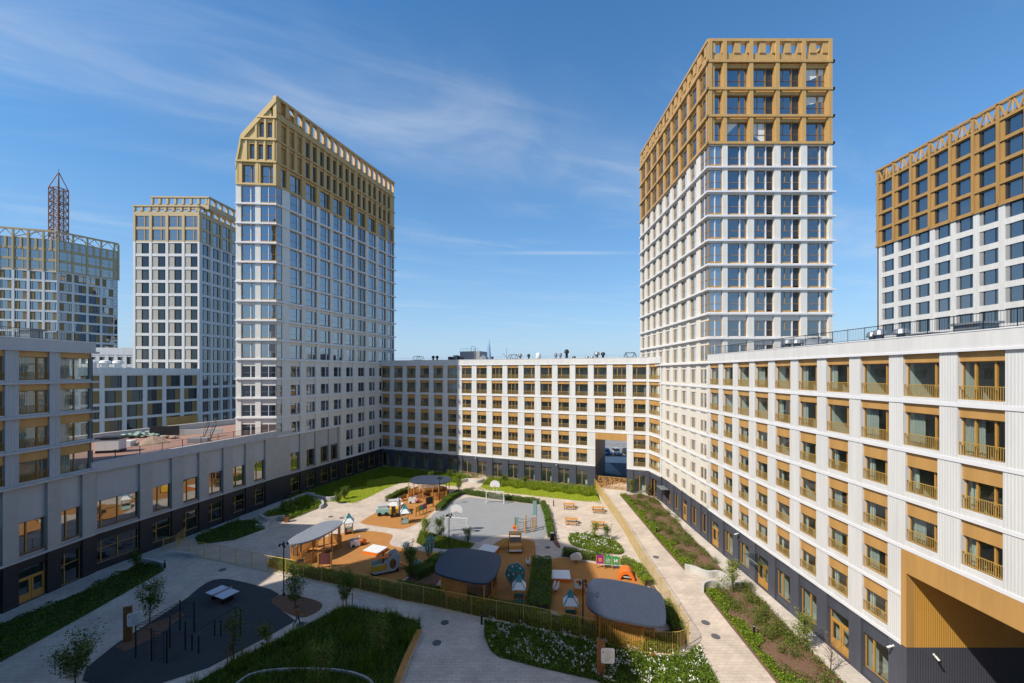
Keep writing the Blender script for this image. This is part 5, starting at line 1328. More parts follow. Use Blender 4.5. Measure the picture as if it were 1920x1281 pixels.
# play boards
def boards(label,pts,cols,h=1.3,marks=True,rz=0,grp=None,w=.72):
    x,y=gp(*pts); t=thing('play_board',label,'play board',(x,y,.024),rz,grp); n=len(cols)
    for i in range(n+1): b=MB(); b.box(-.04,.04,-.04,.04,0,h+.06); b.build('post','wood_orange' if marks else 'wood_dark',t,((i-n/2)*w,0,0))
    for i,c in enumerate(cols):
        x0=(i-n/2)*w+.045; x1=x0+w-.09; p=MB(); p.prism([(x0,.42*1),(x1,.42)][::-1] if 0 else [(x0,0),(x1,0),(x1,.04),(x0,.04)],.55,h); 
        p.add([(x0,-.001,h),(x1,-.001,h),((x0+x1)/2,-.001,h+.1),(x0,.041,h),(x1,.041,h),((x0+x1)/2,.041,h+.1)],[(0,1,2),(5,4,3),(0,2,5,3),(1,4,5,2)])
        o=p.build('panel',c,t)
        if marks:
            m=MB(); cx=(x0+x1)/2; cz=.55+(h-.55)/2
            if i==0:
                for dz in (-.14,0,.14): m.box(cx-.18,cx+.18,-.03,-.001,cz+dz-.035,cz+dz+.035)
            elif i==1:
                for k in range(12): a=2*PI*k/12; m.box(cx+.2*math.cos(a)-.028,cx+.2*math.cos(a)+.028,-.03,-.001,cz+.2*math.sin(a)-.028,cz+.2*math.sin(a)+.028)
                m.bar((cx,-.02,cz),(cx+.1,-.02,cz+.12),.03); m.bar((cx,-.02,cz),(cx-.06,-.02,cz-.08),.03)
            else:
                for q in ((-.22,.12,-.12,.14),(.02,.14,.22,.12),(-.16,.0,.16,.0),(-.12,.14,-.12,-.18),(.14,.12,.14,-.16)): m.bar((cx+q[0],-.02,cz+q[1]),(cx+q[2],-.02,cz+q[3]),.06)
            m.build('motif','yellow_toy' if i==0 else 'white_toy',o)
boards('three play boards, one magenta and two green, with a bone and a dial motif',(1140,1068),['purple_toy','green_toy','green_toy'],1.45,True,-.18,None,.86)
boards('three small play boards in yellow, green and purple on the rear surface',(790,964),['yellow_toy','green_toy','purple_toy'],1.35,False,1.0,None,.75)
def chalk(label,px,py,rz,m):
    x,y=gp(px,py); t=thing('drawing_board',label,'drawing board',(x,y,.024),rz,'drawing boards on two posts')
    for s in (-.7,.7): MB().box(s-.09,s+.09,-.06,.06,0,1.75).build('post','wood_orange',t)
    MB().box(-.61,.61,-.03,.03,.45,1.65).build('board',m,t)
chalk('red-brown drawing board between two posts before the leaf-roofed pavilion',609,1066,.12,'brown_panel'); chalk('dark drawing board on posts in front of the rear pavilion',805,951,.75,'chalkboard')
# toy vehicles and springers
def boat(label,px,py,rz,c1,c2):
    x,y=gp(px,py); t=thing('toy_boat',label,'play vehicle',(x,y,.024),rz,'small ride-on play cars'); h=MB()
    h.prism([(-.9,-.35),(.5,-.4),(1.0,0),(.5,.4),(-.9,.35)],.12,.62,0); h.build('hull',c1,t)
    h=MB(); h.box(-.95,.2,-.45,-.39,.1,.85); h.box(-.95,.2,.39,.45,.1,.85); h.build('side_panel',c2,t)
    h=MB(); h.tube((.35,0,.6),(.25,0,1.15),.04); h.ell((.22,0,1.15),.16,.2,.05,0,10,5); h.box(-.6,-.5,-.3,.3,.6,.95); h.build('steering_wheel','grey_toy',t)
    for sx in (-.6,.5):
        for sy in (-.42,.42): MB().tube((sx,sy-.04,.2),(sx,sy+.04,.2),.18,0,12).build('wheel','black',t)
boat('orange and white ride-on play car left of the white sandbox',671,1023,.5,'orange_toy','white_toy'); boat('pink and orange ride-on play car before the rear pavilion',777,943,.1,'pink_toy','white_toy')
def springer(label,px,py,rz,c,kind,s=1.0):
    x,y=gp(px,py); t=thing('spring_rocker',label,'spring rocker',(x,y,.024),rz,'spring rockers'); b=MB()
    for i in range(24): a=i*.9; b.tube((.1*math.cos(a),.1*math.sin(a),.02+i*.014),(.1*math.cos(a+.9),.1*math.sin(a+.9),.034+i*.014),.016,0,4)
    b.build('spring','dark_metal',t)
    b=MB(); b.box(-.45*s,.45*s,-.16,.16,.36,.42); b.build('seat','wood_orange' if kind=='animal' else 'grey_toy',t)
    for sy in (-.19,.19):
        P=[(-.5,.3),(.45,.3),(.55,.6),(.35,.95),(.15,.75),(-.2,.62),(-.5,.85),(-.6,.6)] if kind=='animal' else [(-.5,.32),(.45,.32),(.6,.55),(.42,.85),(.1,.92),(-.3,.8),(-.55,.6)]
        b=MB(); n=len(P); b.add([(u*s,sy-.03,z*s+.05) for u,z in P]+[(u*s,sy+.03,z*s+.05) for u,z in P],[tuple(range(n)),tuple(range(2*n-1,n-1,-1))]+[(i,n+i,n+(i+1)%n,(i+1)%n) for i in range(n)]); b.build('side_panel',c,t)
    b=MB(); b.tube((.25*s,-.3,.85*s),(.25*s,.3,.85*s),.025); b.build('handle','black',t)
springer('brown animal spring rocker by the rear hedge',756,939,.8,'bronze','animal',1.1); springer('white shell spring rocker with timber fins beside the planting island',758,1031,-.2,'white_toy','shell',1.1)
springer('white spring rocker alone near the middle of the centre orange surface',990,1061,1.57,'white_toy','shell',.9); springer('white spring rocker between the broad hedge and the sandbox',1043,1110,1.2,'white_toy','shell',1.0)
springer('white shell seat rocker with timber fins by the hedge behind the sandbox',1080,1056,.0,'white_toy','shell',1.2)
# peacock-like climbing discs (teal)
def disc(label,px,py,rz):
    x,y=gp(px,py); t=thing('climbing_disc',label,'climbing frame',(x,y,.024),rz,'teal climbing discs'); b=MB()
    n=14; P=[(1.05*(1+.08*(i%2))*math.cos(PI*2*i/n)*.95,1.35+1.05*(1+.08*(i%2))*math.sin(PI*2*i/n)) for i in range(n)]
    b.add([(u,-.04,z) for u,z in P]+[(u,.04,z) for u,z in P],[tuple(range(n)),tuple(range(2*n-1,n-1,-1))]+[(i,n+i,n+(i+1)%n,(i+1)%n) for i in range(n)]); b.build('panel','teal_toy',t)
    for s in (-.35,.35): MB().box(s-.08,s+.08,-.1,.1,0,1.5).build('post','wood_dark',t)
    b=MB()
    for i,(u,z) in enumerate([(-.6,1.7),(-.3,2.1),(.1,2.15),(.5,1.9),(.7,1.4),(-.7,1.2),(.2,1.5),(-.2,1.3)]): b.ell((u,-.09,z),.09,.09,.09,i%2,8,5)
    b.build('grips',['orange_toy','white_toy'],t)
    b=MB(); b.box(-.3,.3,-.75,-.25,.32,.38); b.box(-.04,.04,-.54,-.46,0,.32); b.build('step','yellow_toy',t)
disc('teal climbing disc on timber posts left of the navy pavilion roof',806,1042,1.2); disc('teal climbing disc behind the shaded play tower right of the navy pavilion',966,1100,.05)
# play ship (grey-white) and the car-with-slide
x,y=gp(722,1073); t=thing('play_ship','grey and white play ship with round portholes beside the shadow edge','play ship',(x,y,.024),.45)
for sy in (-.62,.62):
    P=[(-1.5,.5),(-1.2,.25),(1.0,.25),(1.5,.8),(1.55,1.8),(1.15,2.15),(.6,2.0),(.2,1.65),(-.3,1.25),(-1.45,1.2)]
    b=MB(); n=len(P); b.add([(u,sy-.04,z) for u,z in P]+[(u,sy+.04,z) for u,z in P],[tuple(range(n)),tuple(range(2*n-1,n-1,-1))]+[(i,n+i,n+(i+1)%n,(i+1)%n) for i in range(n)]); o=b.build('side_panel','grey_toy',t)
    b=MB(); E=[(.75+.36*math.cos(a),1.05+.55*math.sin(a)) for a in [2*PI*i/16 for i in range(16)]]; b.add([(u,sy-.05,z) for u,z in E]+[(u,sy+.05,z) for u,z in E],[tuple(range(16)),tuple(range(31,15,-1))]+[(i,16+i,16+(i+1)%16,(i+1)%16) for i in range(16)]); b.build('porthole','wood_dark',o)
    b=MB(); b.box(-1.45,.1,sy-.055,sy+.055,.55,1.15); b.build('hull_board','yellow_toy' if sy<0 else 'mint_toy',o)
b=MB(); b.box(-1.5,1.4,-.57,.57,.5,.58); b.build('deck','wood_orange',t); b=MB(); b.box(-1.55,-1.47,-.57,.57,.45,1.2); b.build('stern_panel','yellow_toy',t)
b=MB(); b.tube((-.2,0,.58),(-.2,0,2.3),.08); b.build('mast','wood_dark',t); b=MB(); b.prism([(-.9,-.55),(.4,-.55),(.4,.55),(-.9,.55)],1.75,1.82); b.build('canopy','orange_toy',t)
b=MB(); b.prism([(1.5,-.3),(2.6,-.3),(2.6,.3),(1.5,.3)],lambda x,y:.75-.28*(x-1.5)*2,lambda x,y:.83-.28*(x-1.5)*2); b.build('slide','orange_toy',t)
for sx in (-1,.9): MB().box(sx-.5,sx+.5,-.5,.5,0,.25).build('base','dark_metal',t)
x,y=gp(738,965); t=thing('play_car','large play car in grey-green and yellow with a slide on the rear surface','play vehicle',(x,y,.024),.35)
b=MB(); b.prism([(-2.6,-.1),(-.6,-.4),(-.6,1.3),(-2.4,1.5)],.3,1.1); b.build('body','mint_toy',t)
b=MB(); b.prism([(-2.3,0),(-.9,-.1),(-.9,1.1),(-2.2,1.2)],1.1,1.55); b.build('cab','grey_toy',t)
b=MB(); b.box(-.55,.6,-1.3,.1,.15,1.2); b.build('cab','yellow_toy',t); b=MB(); b.box(-.4,.2,-1.34,-1.28,.65,1.7); b.build('windscreen','dark_frame',t)
b=MB(); b.box(.62,.74,-1.0,1.0,.0,2.3); b.box(.9,1.02,-1.0,.9,0,1.9); b.build('frame_panel','grey_toy',t)
b=MB(); b.prism([(1.0,-.5),(2.5,-1.0),(2.6,-.5),(1.1,0)],lambda x,y:1.3-.75*(x-1.0),lambda x,y:1.4-.75*(x-1.0)); b.build('slide','white_toy',t)
b=MB(); b.prism([(-.7,.2),(1.2,.2),(1.2,1.3),(-.7,1.3)],1.95,2.05); b.build('canopy','grey_toy',t)
for sx,sy in ((-2.1,-.15),(-1.1,-.4),(-.3,-1.35),(.4,-1.35)): MB().tube((sx,sy-.08,.3),(sx,sy+.08,.3),.3,0,14).build('wheel','black',t)
# orange truck with slide
x,y=gp(966,1030); t=thing('play_truck','orange timber play truck with a side slide by the grey court','play vehicle',(x,y,.024),.02)
b=MB(); b.box(-.75,.75,-1.3,-.2,.3,.95); b.build('bonnet','truck_orange',t); b=MB(); b.box(-.8,.8,-.2,.8,.3,1.1); b.build('body','truck_orange',t)
b=MB(); b.prism([(-.7,-.3),(.7,-.3),(.7,-.2),(-.7,-.2)],1.0,1.6); b.build('windscreen','grey_metal',t); b=MB(); b.box(-.8,.8,.0,1.0,1.75,1.85); b.build('roof','truck_orange',t)
for sx in (-.72,.72):
    for sy in (.05,.92): MB().box(sx-.05,sx+.05,sy-.05,sy+.05,1.1,1.75).build('post','truck_orange',t)
b=MB(); b.box(-.8,.8,-1.42,-1.3,.3,.48); b.build('bumper','white_toy',t)
for sx in (-.78,.78):
    for sy in (-.9,.4): MB().tube((sx-.07,sy,.28),(sx+.07,sy,.28),.28,0,14).build('wheel','black',t)
for sx in (-.5,.5): MB().tube((sx,-1.33,.75),(sx,-1.28,.75),.11,0,10).build('headlight','yellow_toy',t)
b=MB(); b.prism([(-.8,.1),(-2.1,-.2),(-2.1,.3),(-.8,.6)],lambda x,y:1.0+.65*(x+.8),lambda x,y:1.08+.65*(x+.8)); b.prism([(-.8,.05),(-2.1,-.25),(-2.1,-.2),(-.8,.1)],lambda x,y:1.0+.65*(x+.8),lambda x,y:1.25+.65*(x+.8)); b.build('slide','yellow_toy',t)
# orange wave tunnel
x,y=gp(1174,1083); t=thing('play_tunnel','bright orange arched play tunnel behind the slate-roofed pavilion','play tunnel',(x,y,.024),-.25)
def arch(m,y0,y1,r0,r1):
    b=MB(); n=14; vs=[]
    for yy in (y0,y1):
        for i in range(n+1): a=PI*i/n; vs+= [(r0*math.cos(a),yy,r0*math.sin(a)*1.15),(r1*math.cos(a),yy,r1*math.sin(a)*1.15)]
    k=2*(n+1); fs=[]
    for i in range(n): a=2*i; fs+=[(a,a+2,a+3,a+1),(k+a,k+a+1,k+a+3,k+a+2),(a+1,a+3,k+a+3,k+a+1),(a,k+a,k+a+2,a+2)]
    return b.add(vs,fs)
arch(0,-.75,-.58,.58,.88).build('arch_rim','orange_toy',t); arch(0,-.58,.9,.68,.80).build('shell','orange_toy',t)
b=MB(); b.box(-.5,.5,-.6,.6,.25,.31); b.tube((-.3,-.9,.5),(.3,-.9,.5),.03); b.build('seat','grey_toy',t)
# small counter toys near the lamp
x,y=gp(1086,1113); t=thing('play_kitchen','small play shop counter with a white board beside the shaded play tower','play counter',(x,y,.024),-.15)
MB().box(-.55,.55,-.25,.25,0,.7).build('counter','wood_orange',t); b=MB(); b.box(-.5,.25,-.3,-.26,.6,1.5); b.build('board','white_toy',t); b=MB(); b.box(-.3,.2,-.33,-.301,1.2,1.45); b.ell((.35,0,.85),.16,.16,.16); b.build('ornament','orange_toy',t); 
for s in (-.5,.5): MB().box(s-.04,s+.04,-.29,-.22,.7,1.5).build('post','wood_orange',t)
x,y=gp(780,1068); t=thing('play_board','small mint play panel leaning behind the dark tree near the hedge','play board',(x,y,.024),.6)
MB().box(-.5,.5,-.03,.03,.2,1.0).build('panel','mint_toy',t); 
for s in (-.45,.45): MB().box(s-.05,s+.05,.031,.1,0,1.0).build('post','wood_orange',t)

# ================================================================== lamps, bins, covers, signs
def lamp(label,px,py,h,heads=4,r=.06):
    x,y=gp(px,py); t=thing('street_lamp',label,'lamp post',(x,y,0),.3,'dark lamp posts with clustered spotlights')
    b=MB(); b.tube((0,0,0),(0,0,h),r,0,10,r*.8); b.tube((0,0,0),(0,0,.25),r*1.8,0,10); b.build('pole','dark_metal',t)
    for i in range(heads):
        a=i*2*PI/heads+.4; z=h-.25-.12*(i%2); c,s=math.cos(a),math.sin(a); b=MB(); b.tube((0,0,z),(c*.3,s*.3,z),.03); b.tube((c*.32,s*.32,z+.10),(c*.40,s*.40,z-.16),.085,0,10); b.build('spotlight','dark_metal',t)
lamp('tall dark lamp post beside the young tree of the bark island',532,1117,5.4); lamp('dark lamp post on the planting island behind the navy roof',842,1029,4.5); lamp('dark lamp post among the sandbox and slate-roofed pavilion',1093,1190,4.7); lamp('dark lamp post at the hedge end by the rear pavilion',824.5,951,5.1)
def bollard(label,px,py,h=.9,nm='bollard_light'):
    x,y=gp(px,py); t=thing(nm,label,'bollard',(x,y,0),0,'low dark bollard lights'); b=MB(); b.tube((0,0,0),(0,0,h-.15),.085,0,12); b.tube((0,0,h-.06),(0,0,h),.09,0,12); b.build('post','dark_metal',t); MB().tube((0,0,h-.15),(0,0,h-.06),.06,0,12).build('lens','white_toy',t)
bollard('dark bollard light near the rear picnic table and meadow',1038,949,1.0); bollard('dark bollard light at the corner of the white flower bed',903,1171,1.0); bollard('dark bollard light in the upper right planting strip',1231,999); bollard('dark bollard light in bark of the lower right planting strip',1414,1191)
bollard('dark bollard light at the wavy wall end of the right path',1286,1070); bollard('dark bollard light at the far end of the right planting strip',1184,943,.8); bollard('dark bollard light by the pale wall end at the dark left bed',309,1066); 
x,y=gp(538,979); t=thing('litter_bin','square timber-clad litter bin at the left planter wall','bin',(x,y,0),.2); MB().box(-.28,.28,-.28,.28,0,.95).build('body','wood_dark',t); MB().box(-.3,.3,-.3,.3,.951,1.0).build('lid','dark_metal',t)
x,y=gp(563,1070); t=thing('litter_bin','timber-clad litter bin inside the fence before the leaf-roofed pavilion','bin',(x,y,0),.2); MB().box(-.28,.28,-.28,.28,0,1.1).build('body','wood_dark',t); MB().box(-.3,.3,-.3,.3,1.101,1.16).build('lid','dark_metal',t)
x,y=gp(1035,1013); t=thing('litter_bin','dark litter bin at the near end of the court hedge','bin',(x,y,0),.1); MB().box(-.25,.25,-.2,.2,0,.95).build('body','dark_metal',t); MB().box(-.27,.27,-.22,.22,.951,1.0).build('lid','grey_metal',t)
def cover(label,px,py,r=.36):
    x,y=gp(px,py); o=MB(); o.lathe([(r,0),(r,.012),(r*.86,.014),(r*.84,.008),(r*.3,.010),(r*.28,.016)],(0,0,0),20); k=o.build('manhole_cover','grey_cover',None,(x,y,.022)); tag(k,label,'manhole cover','round manhole covers in the paving')
for l,x,y in (('manhole cover farther of two on the shaded central paving',836,1169) if 0 else ('manhole cover on the shaded paving, nearer the gold fence',834,1168),('manhole cover on the shaded paving, nearer the slatted bench',819,1206),('manhole cover on the sunlit right path, lower one of the close pair',1342,1194),('manhole cover on the sunlit right path, upper one of the close pair',1323,1168),
    ('single manhole cover on the right path opposite the magenta play board',1230,1045),('manhole cover between the court corner and the hedge bed',1027,1027),('manhole cover on the left paving beyond the leaf-roofed pavilion, left one',620,969),('manhole cover on the left paving close to the play tower with ladder',641,971.5),
    ('manhole cover on the shaded left path above the table tennis table',417,1069),('manhole cover under the walking person',564,1171),('manhole cover by the staked tree tip of the lawn',645,1121),('dark drain cover on the grey court by the front goal',895,996)): cover(l,x,y)
def totem(label,px,py,rz,h=2.9):
    x,y=gp(px,py); t=thing('sign_totem',label,'sign',(x,y,0),rz,'timber information totems'); b=MB()
    for i in range(4): b.box(-.3+.15*i,-.17+.15*i,-.06,.06,0,h)
    b.build('post','wood_dark',t); p=MB(); R=rrect(-.02,.95,1.25,2.35,.15); n=len(R)
    p.add([(u,-.12,z) for u,z in R]+[(u,-.08,z) for u,z in R],[tuple(range(n)),tuple(range(2*n-1,n-1,-1))]+[(i,n+i,n+(i+1)%n,(i+1)%n) for i in range(n)]); o=p.build('sign_plate','white_toy',t)
    k=MB(); k.box(.08,.2,-.124,-.12,2.0,2.12)
    for i in range(9): k.box(.28,.28+.5*(.6+.4*random.random()),-.124,-.12,2.15-.09*i,2.17-.09*i)
    k.build('lettering','grey_paint',o)
totem('timber totem with a white rules plate beside the climbing bars',240,1203,.35); totem('timber totem with a white rules plate in the white flower bed',1127,1274,-.06)
# table tennis
x,y=gp(417,1125); t=thing('table_tennis_table','pale outdoor table tennis table on the dark exercise surface','table tennis table',(x,y,.024),-.42)
b=MB(); b.box(-1.37,1.37,-.76,.76,.72,.77); b.build('tabletop','pingpong',t); b=MB(); b.box(-.03,.03,-.85,.85,.771,.92); b.build('net','grey_paint',t)
for s in (-.8,.8): b=MB(); b.box(s-.06,s+.06,-.5,.5,0,.72); b.build('leg','dark_metal',t)
# exercise bars
def bars(label,cat,posts,rails,loc,group=None,extra=None):
    t=thing('exercise_bars',label,cat,(loc[0],loc[1],.024),0,'black exercise bar stations')
    for x,y,h in posts: MB().tube((x-loc[0],y-loc[1],0),(x-loc[0],y-loc[1],h),.05,0,8).build('post','dark_metal',t)
    b=MB()
    for p,q in rails: b.tube((p[0]-loc[0],p[1]-loc[1],p[2]),(q[0]-loc[0],q[1]-loc[1],q[2]),.022,0,6)
    b.build('bar','dark_metal',t); return t
g_=lambda px,py:gp(px,py)
A1,A2,A3,A4=g_(254.5,1234),g_(284,1239),g_(313,1244),g_(318.5,1215)
K1,K2=g_(337.5,1182),g_(364,1185); K0=g_(293,1184)
pts=[(*A1,2.5),(*A2,2.5),(*A3,2.5),(*A4,2.5),(*K1,2.6),(*K2,2.6)]
rl=[((*A1,2.4),(*A2,2.4)),((*A2,2.3),(*A3,2.3)),((*A3,2.4),(*A4,2.4)),((*A4,2.2),(*K2,2.2)),((*A1,2.45),(*K1,2.45)),((*A4,2.45),(*K2,2.45))]
for i in range(9):
    u=i/8; a=Vector((*A1,2.45)).lerp(Vector((*K1,2.45)),u); c=Vector((*A4,2.45)).lerp(Vector((*K2,2.45)),u); rl.append((tuple(a),tuple(c)))
for i in range(8): z=.3+.25*i; a=Vector((*A2,z)); c=Vector((*A3,z)); rl.append((tuple(a.lerp(c,.15)),tuple(a.lerp(c,.8))))
for u in (.15,.8): a=Vector((*A2,0)).lerp(Vector((*A3,0)),u); rl.append(((a.x,a.y,.0),(a.x,a.y,2.3)))
for z in (1.2,1.6,2.0,2.35): rl.append(((*K1,z),(*K2,z)))
bars('black climbing bar frame with overhead ladder and wall bars on the dark surface','exercise bars',pts,rl,A2)
B1_,B2_,B3_,B4_=g_(347.5,1219),g_(360,1221),g_(372.5,1225),g_(402.5,1192); B5,B6=g_(414,1194),g_(441,1160)
bars('black parallel dip bars of short posts on the dark surface','exercise bars',[(*B2_,1.35),(*B3_,1.35),(*B4_,1.35),(*B5,1.35)],[((*B2_,1.32),(*B4_,1.32)),((*B3_,1.32),(*B5,1.32)),((*B2_,.9),(*B3_,.9))],B3_)
bars('black pair of taller pull-up posts at the right of the dark surface','exercise bars',[(*g_(441,1192),2.4),(*g_(451,1196),2.4),(*B1_,2.3)],[((*g_(441,1192),2.35),(*B4_,1.3)),((*g_(441,1192),2.35),(*g_(451,1196),2.35))],B4_)
# passage gate with perforated panels
CF=CEN; 
t=thing('entrance_gate','gate of gold-framed panels with a perforated leaf pattern in the passage','gate',(CF.pos(GP0,0)[0]+c0[0],CF.pos(GP0,0)[1]+c0[1],0),CF.a)
wd=(GP1-GP0-.1)/4
for i in range(4):
    b=MB(); x0=.05+wd*i; frame_rect(b,x0,x0+wd-.06,.6,.66,.05,2.35,.07); o=b.build('panel_frame','gold_rail',t); m=MB()
    for k in range(130): 
        u=x0+.1+random.random()*(wd-.26); z=.15+2.1*random.random(); r=.055+.03*random.random(); a=random.random()*PI; m.add([(u+r*1.3*math.cos(a+j*PI/2)*(1 if j%2 else .7),.63,z+r*1.3*math.sin(a+j*PI/2)*(1 if j%2 else .7)) for j in range(4)],[(0,1,2,3)])
    m.build('pattern_sheet','wood_orange',o)
# cars beyond the passage
def car(label,x,y,rz,m,suv=False):
    t=thing('parked_car',label,'car',(x,y,.05),rz,'cars parked beyond the passage'); L,W=4.3,1.78; H=1.62 if suv else 1.45
    secs=[(-2.15,.35,.72,.70),(-2.0,.3,.86,.84),(-.9,.28,.95,.87),(.0,.28,.95,.89),(1.2,.28,.97,.88),(2.0,.3,.95,.82),(2.15,.4,.8,.7)]
    b=MB(); vs=[]
    for xx,zb_,zt,hw in secs: vs+=[(xx,-hw,zb_),(xx,-hw*1.0,zt-.15),(xx,-hw*.9,zt),(xx,hw*.9,zt),(xx,hw,zt-.15),(xx,hw,zb_)]
    fs=[]
    for i in range(len(secs)-1):
        for j in range(6): a=6*i+j; c=6*i+(j+1)%6; fs.append((a,c,c+6,a+6))
    fs+=[(0,1,2,3,4,5)[::-1],tuple(36+j for j in range(6))]; b.add(vs,[f[::-1] for f in fs]); b.build('body',m,t,smooth=False)
    g=MB(); k=[(-1.05,.94,.78),(-.35,H-.05,.62),(.95,H,.62),(1.75,.95,.76)]; vs=[]
    for xx,z,hw in k: vs+=[(xx,-hw,z),(xx,hw,z)]
    vs+= [(-1.05,-.8,.93),(1.75,-.8,.93),(-1.05,.8,.93),(1.75,.8,.93)]
    g.add(vs,[(0,1,3,2),(4,5,7,6),(8,0,2,4,6,9)[::-1],(10,1,3,5,7,11)]); o=g.build('windows','car_glass',t)
    r=MB(); r.add([(-.36,-.64,H-.045),(-.36,.64,H-.045),(.97,.64,H+.01),(.97,-.64,H+.01)],[(0,1,2,3)]); r.box(-.3,.95,-.62,.62,H-.06,H+.012); r.build('roof',m,t)
    for sx in (-1.35,1.35):
        for sy in (-.8,.8):
            w=MB().tube((sx,sy-.1,.3),(sx,sy+.1,.3),.31,0,16).build('wheel','black',t); MB().tube((sx,sy-.105 if sy<0 else sy+.08,.3),(sx,sy-.08 if sy<0 else sy+.105,.3),.19,0,12).build('rim','grey_metal',w)
    for sy in (-.62,.62): MB().box(-2.16,-2.08,sy-.17,sy+.17,.62,.76).build('headlight','white_toy',t)
    MB().box(-2.17,-2.12,-.4,.4,.42,.56).build('grille','black',t)
for px,l,m in ((1137,'blue car parked facing the passage','car_blue'),(1155.5,'silver car parked facing the passage','car_silver'),(1176,'dark car mostly hidden at the right edge of the passage view','car_dark')):
    x,y=gp(px,852); car(l,x,y,PI/2+.05,m,True)
for i in range(5):
    x=27-1.9*i
# planter box in the passage view
t=thing('shrub','dark conical shrub seen through the passage beside the cars','shrub',(17.2,88.5,.05)); q=RNG.normal(size=(700,3))*np.array([.5,.5,1]); q[:,2]=np.abs(q[:,2])*1.0+.2; q[:,:2]*=np.clip(1.5-q[:,2:3]*.45,.2,1.5); leaves('foliage',q,.16,['leaf_c','leaf_a'],None,t); MB().tube((0,0,0),(0,0,1.5),.05).build('stem','bark',t)
# ================================================================== podium roof deck
zd=11.55
def dk_(px,py): return gp(px,py,zd)
x,y=dk_(197,850); t=thing('vent_shaft','white rendered vent shaft with dark cap on the podium roof','vent',(x,y+.8,zd),.28); MB().box(-1.25,1.25,-.8,.8,.35,1.75).build('body','white_panel',t); b=MB(); b.box(-1.3,1.3,-.85,.85,1.751,2.05); b.box(-1.26,1.26,-.81,.81,0,.349); b.build('cap','dark_metal',t)
x,y=dk_(275,834); t=None; b=MB(); n=36; rings=[(2.1,0),(1.6,.3),(1.1,.62),(.6,.9),(.2,1.08)]
vs=[]
for r,z in rings:
    for i in range(n): a=2*PI*i/n; rr=r*(1+.12*math.sin(3*a+1)+.06*math.sin(7*a)); vs.append((rr*math.cos(a),rr*.8*math.sin(a),z*(1+.08*math.sin(5*a))))
b.add(vs,[(j*n+i,j*n+(i+1)%n,(j+1)*n+(i+1)%n,(j+1)*n+i) for j in range(4) for i in range(n)]+[tuple(4*n+i for i in range(n))]); o=b.build('sand_pile','sand',None,(x,y+1,zd),smooth=True); tag(o,'heap of reddish sand on the podium roof','sand pile')
def stackb(label,px,py,w,d,h,m,nm,n=4,rz=.28,cat='stack',part='slab'):
    x,y=dk_(px,py); t=thing(nm,label,cat,(x,y+d/2,zd),rz)
    for i in range(n): MB().box(-w/2+random.uniform(-.06,.06),w/2+random.uniform(-.06,.06),-d/2,d/2,h*i/n+.004,h*(i+1)/n-.01).build(part,m,t)
stackb('low stack of pale slabs beside the sand heap on the podium roof',224,838,2.2,1.4,.8,'white_panel','slab_stack',3); stackb('pallet of grey blocks by the metal stair on the podium roof',367,831,2.6,1.4,.7,'grey_paint','block_pallet',3)
x,y=dk_(262,822); b=MB(); P=RNG.normal(size=(60,2))*np.array([1.3,.7]); 
for i in range(40):
    a=random.random()*3; r=random.uniform(.25,.6); c=(P[i][0],P[i][1],.1+random.random()*.7); b.ell(c,r*1.2,r*.8,r*.35,0,7,5)
o=b.build('tarpaulin_heap','tarp_green',None,(x,y+1,zd)); tag(o,'crumpled green and white tarpaulin heap behind the sand on the podium roof','tarpaulin')
x,y=dk_(299,820); t=thing('site_hoarding','dark upright board leaning at the back of the podium roof','board',(x,y+1,zd),.35); MB().box(-2,2,-.06,.06,.1,1.7).build('panel','black',t); MB().box(-1.8,-1.7,.061,.5,0,1.4).build('prop','wood_dark',t)
x,y=dk_(308,824); b=MB()
for i in range(14): r=random.uniform(.15,.4); b.ell((random.gauss(0,.7),random.gauss(0,.4),.1+.3*random.random()),r*1.5,r,r*.5,0,7,5)
o=b.build('sack_heap','sand',None,(x,y+.5,zd)); tag(o,'heap of brown sacks before the dark board on the podium roof','sacks')
x,y=dk_(388,822); t=thing('metal_stair','short dark metal stair with handrails on the podium roof','stair',(x,y,zd),.3)
for s in (-.5,.5): b=MB(); b.bar((s,0,0),(s,2.2,1.9),.1); b.tube((s,0,1.0),(s,2.2,2.9),.03); b.tube((s,0,0),(s,0,1),.03); b.tube((s,2.2,1.9),(s,2.2,2.9),.03); b.build('stringer','dark_metal',t)
for i in range(8): MB().box(-.45,.45,.05+.27*i,.28+.27*i,.1+.24*i,.14+.24*i).build('tread','grey_metal',t)
x,y=dk_(360,817); w=MB().box(-3.5,3.5,-.12,.12,0,.9).build('low_wall','concrete',None,(x,y+1.5,zd),.32); tag(w,'low grey concrete upstand wall across the podium roof','wall')
tt=thing('roof_railing','thin dark railing of upright bars along the podium roof edge','railing',(P0[0],P0[1],12.25)); ff=B1
vx,vy=(P1[0]-P0[0])/ff.L,(P1[1]-P0[1])/ff.L; b=MB()
def rp(s,o=.35): return (vx*s-vy*o,vy*s+vx*o)
for z in (.12,.95): p=rp(0); q=rp(ff.L-1); b.tube((p[0],p[1],z),(q[0],q[1],z),.02,0,4)
for i in range(165): p=rp(.15*i); b.tube((p[0],p[1],-.1),(p[0],p[1],.95),.010,0,4,cap=False) if i*.15<ff.L-1 else None
b.build('bar_panel','dark_metal',tt)
for i in range(10): p=rp(2.5*i); MB().box(-.025,.025,-.025,.025,-.2,1.0).build('post','dark_metal',tt,(p[0],p[1],0))
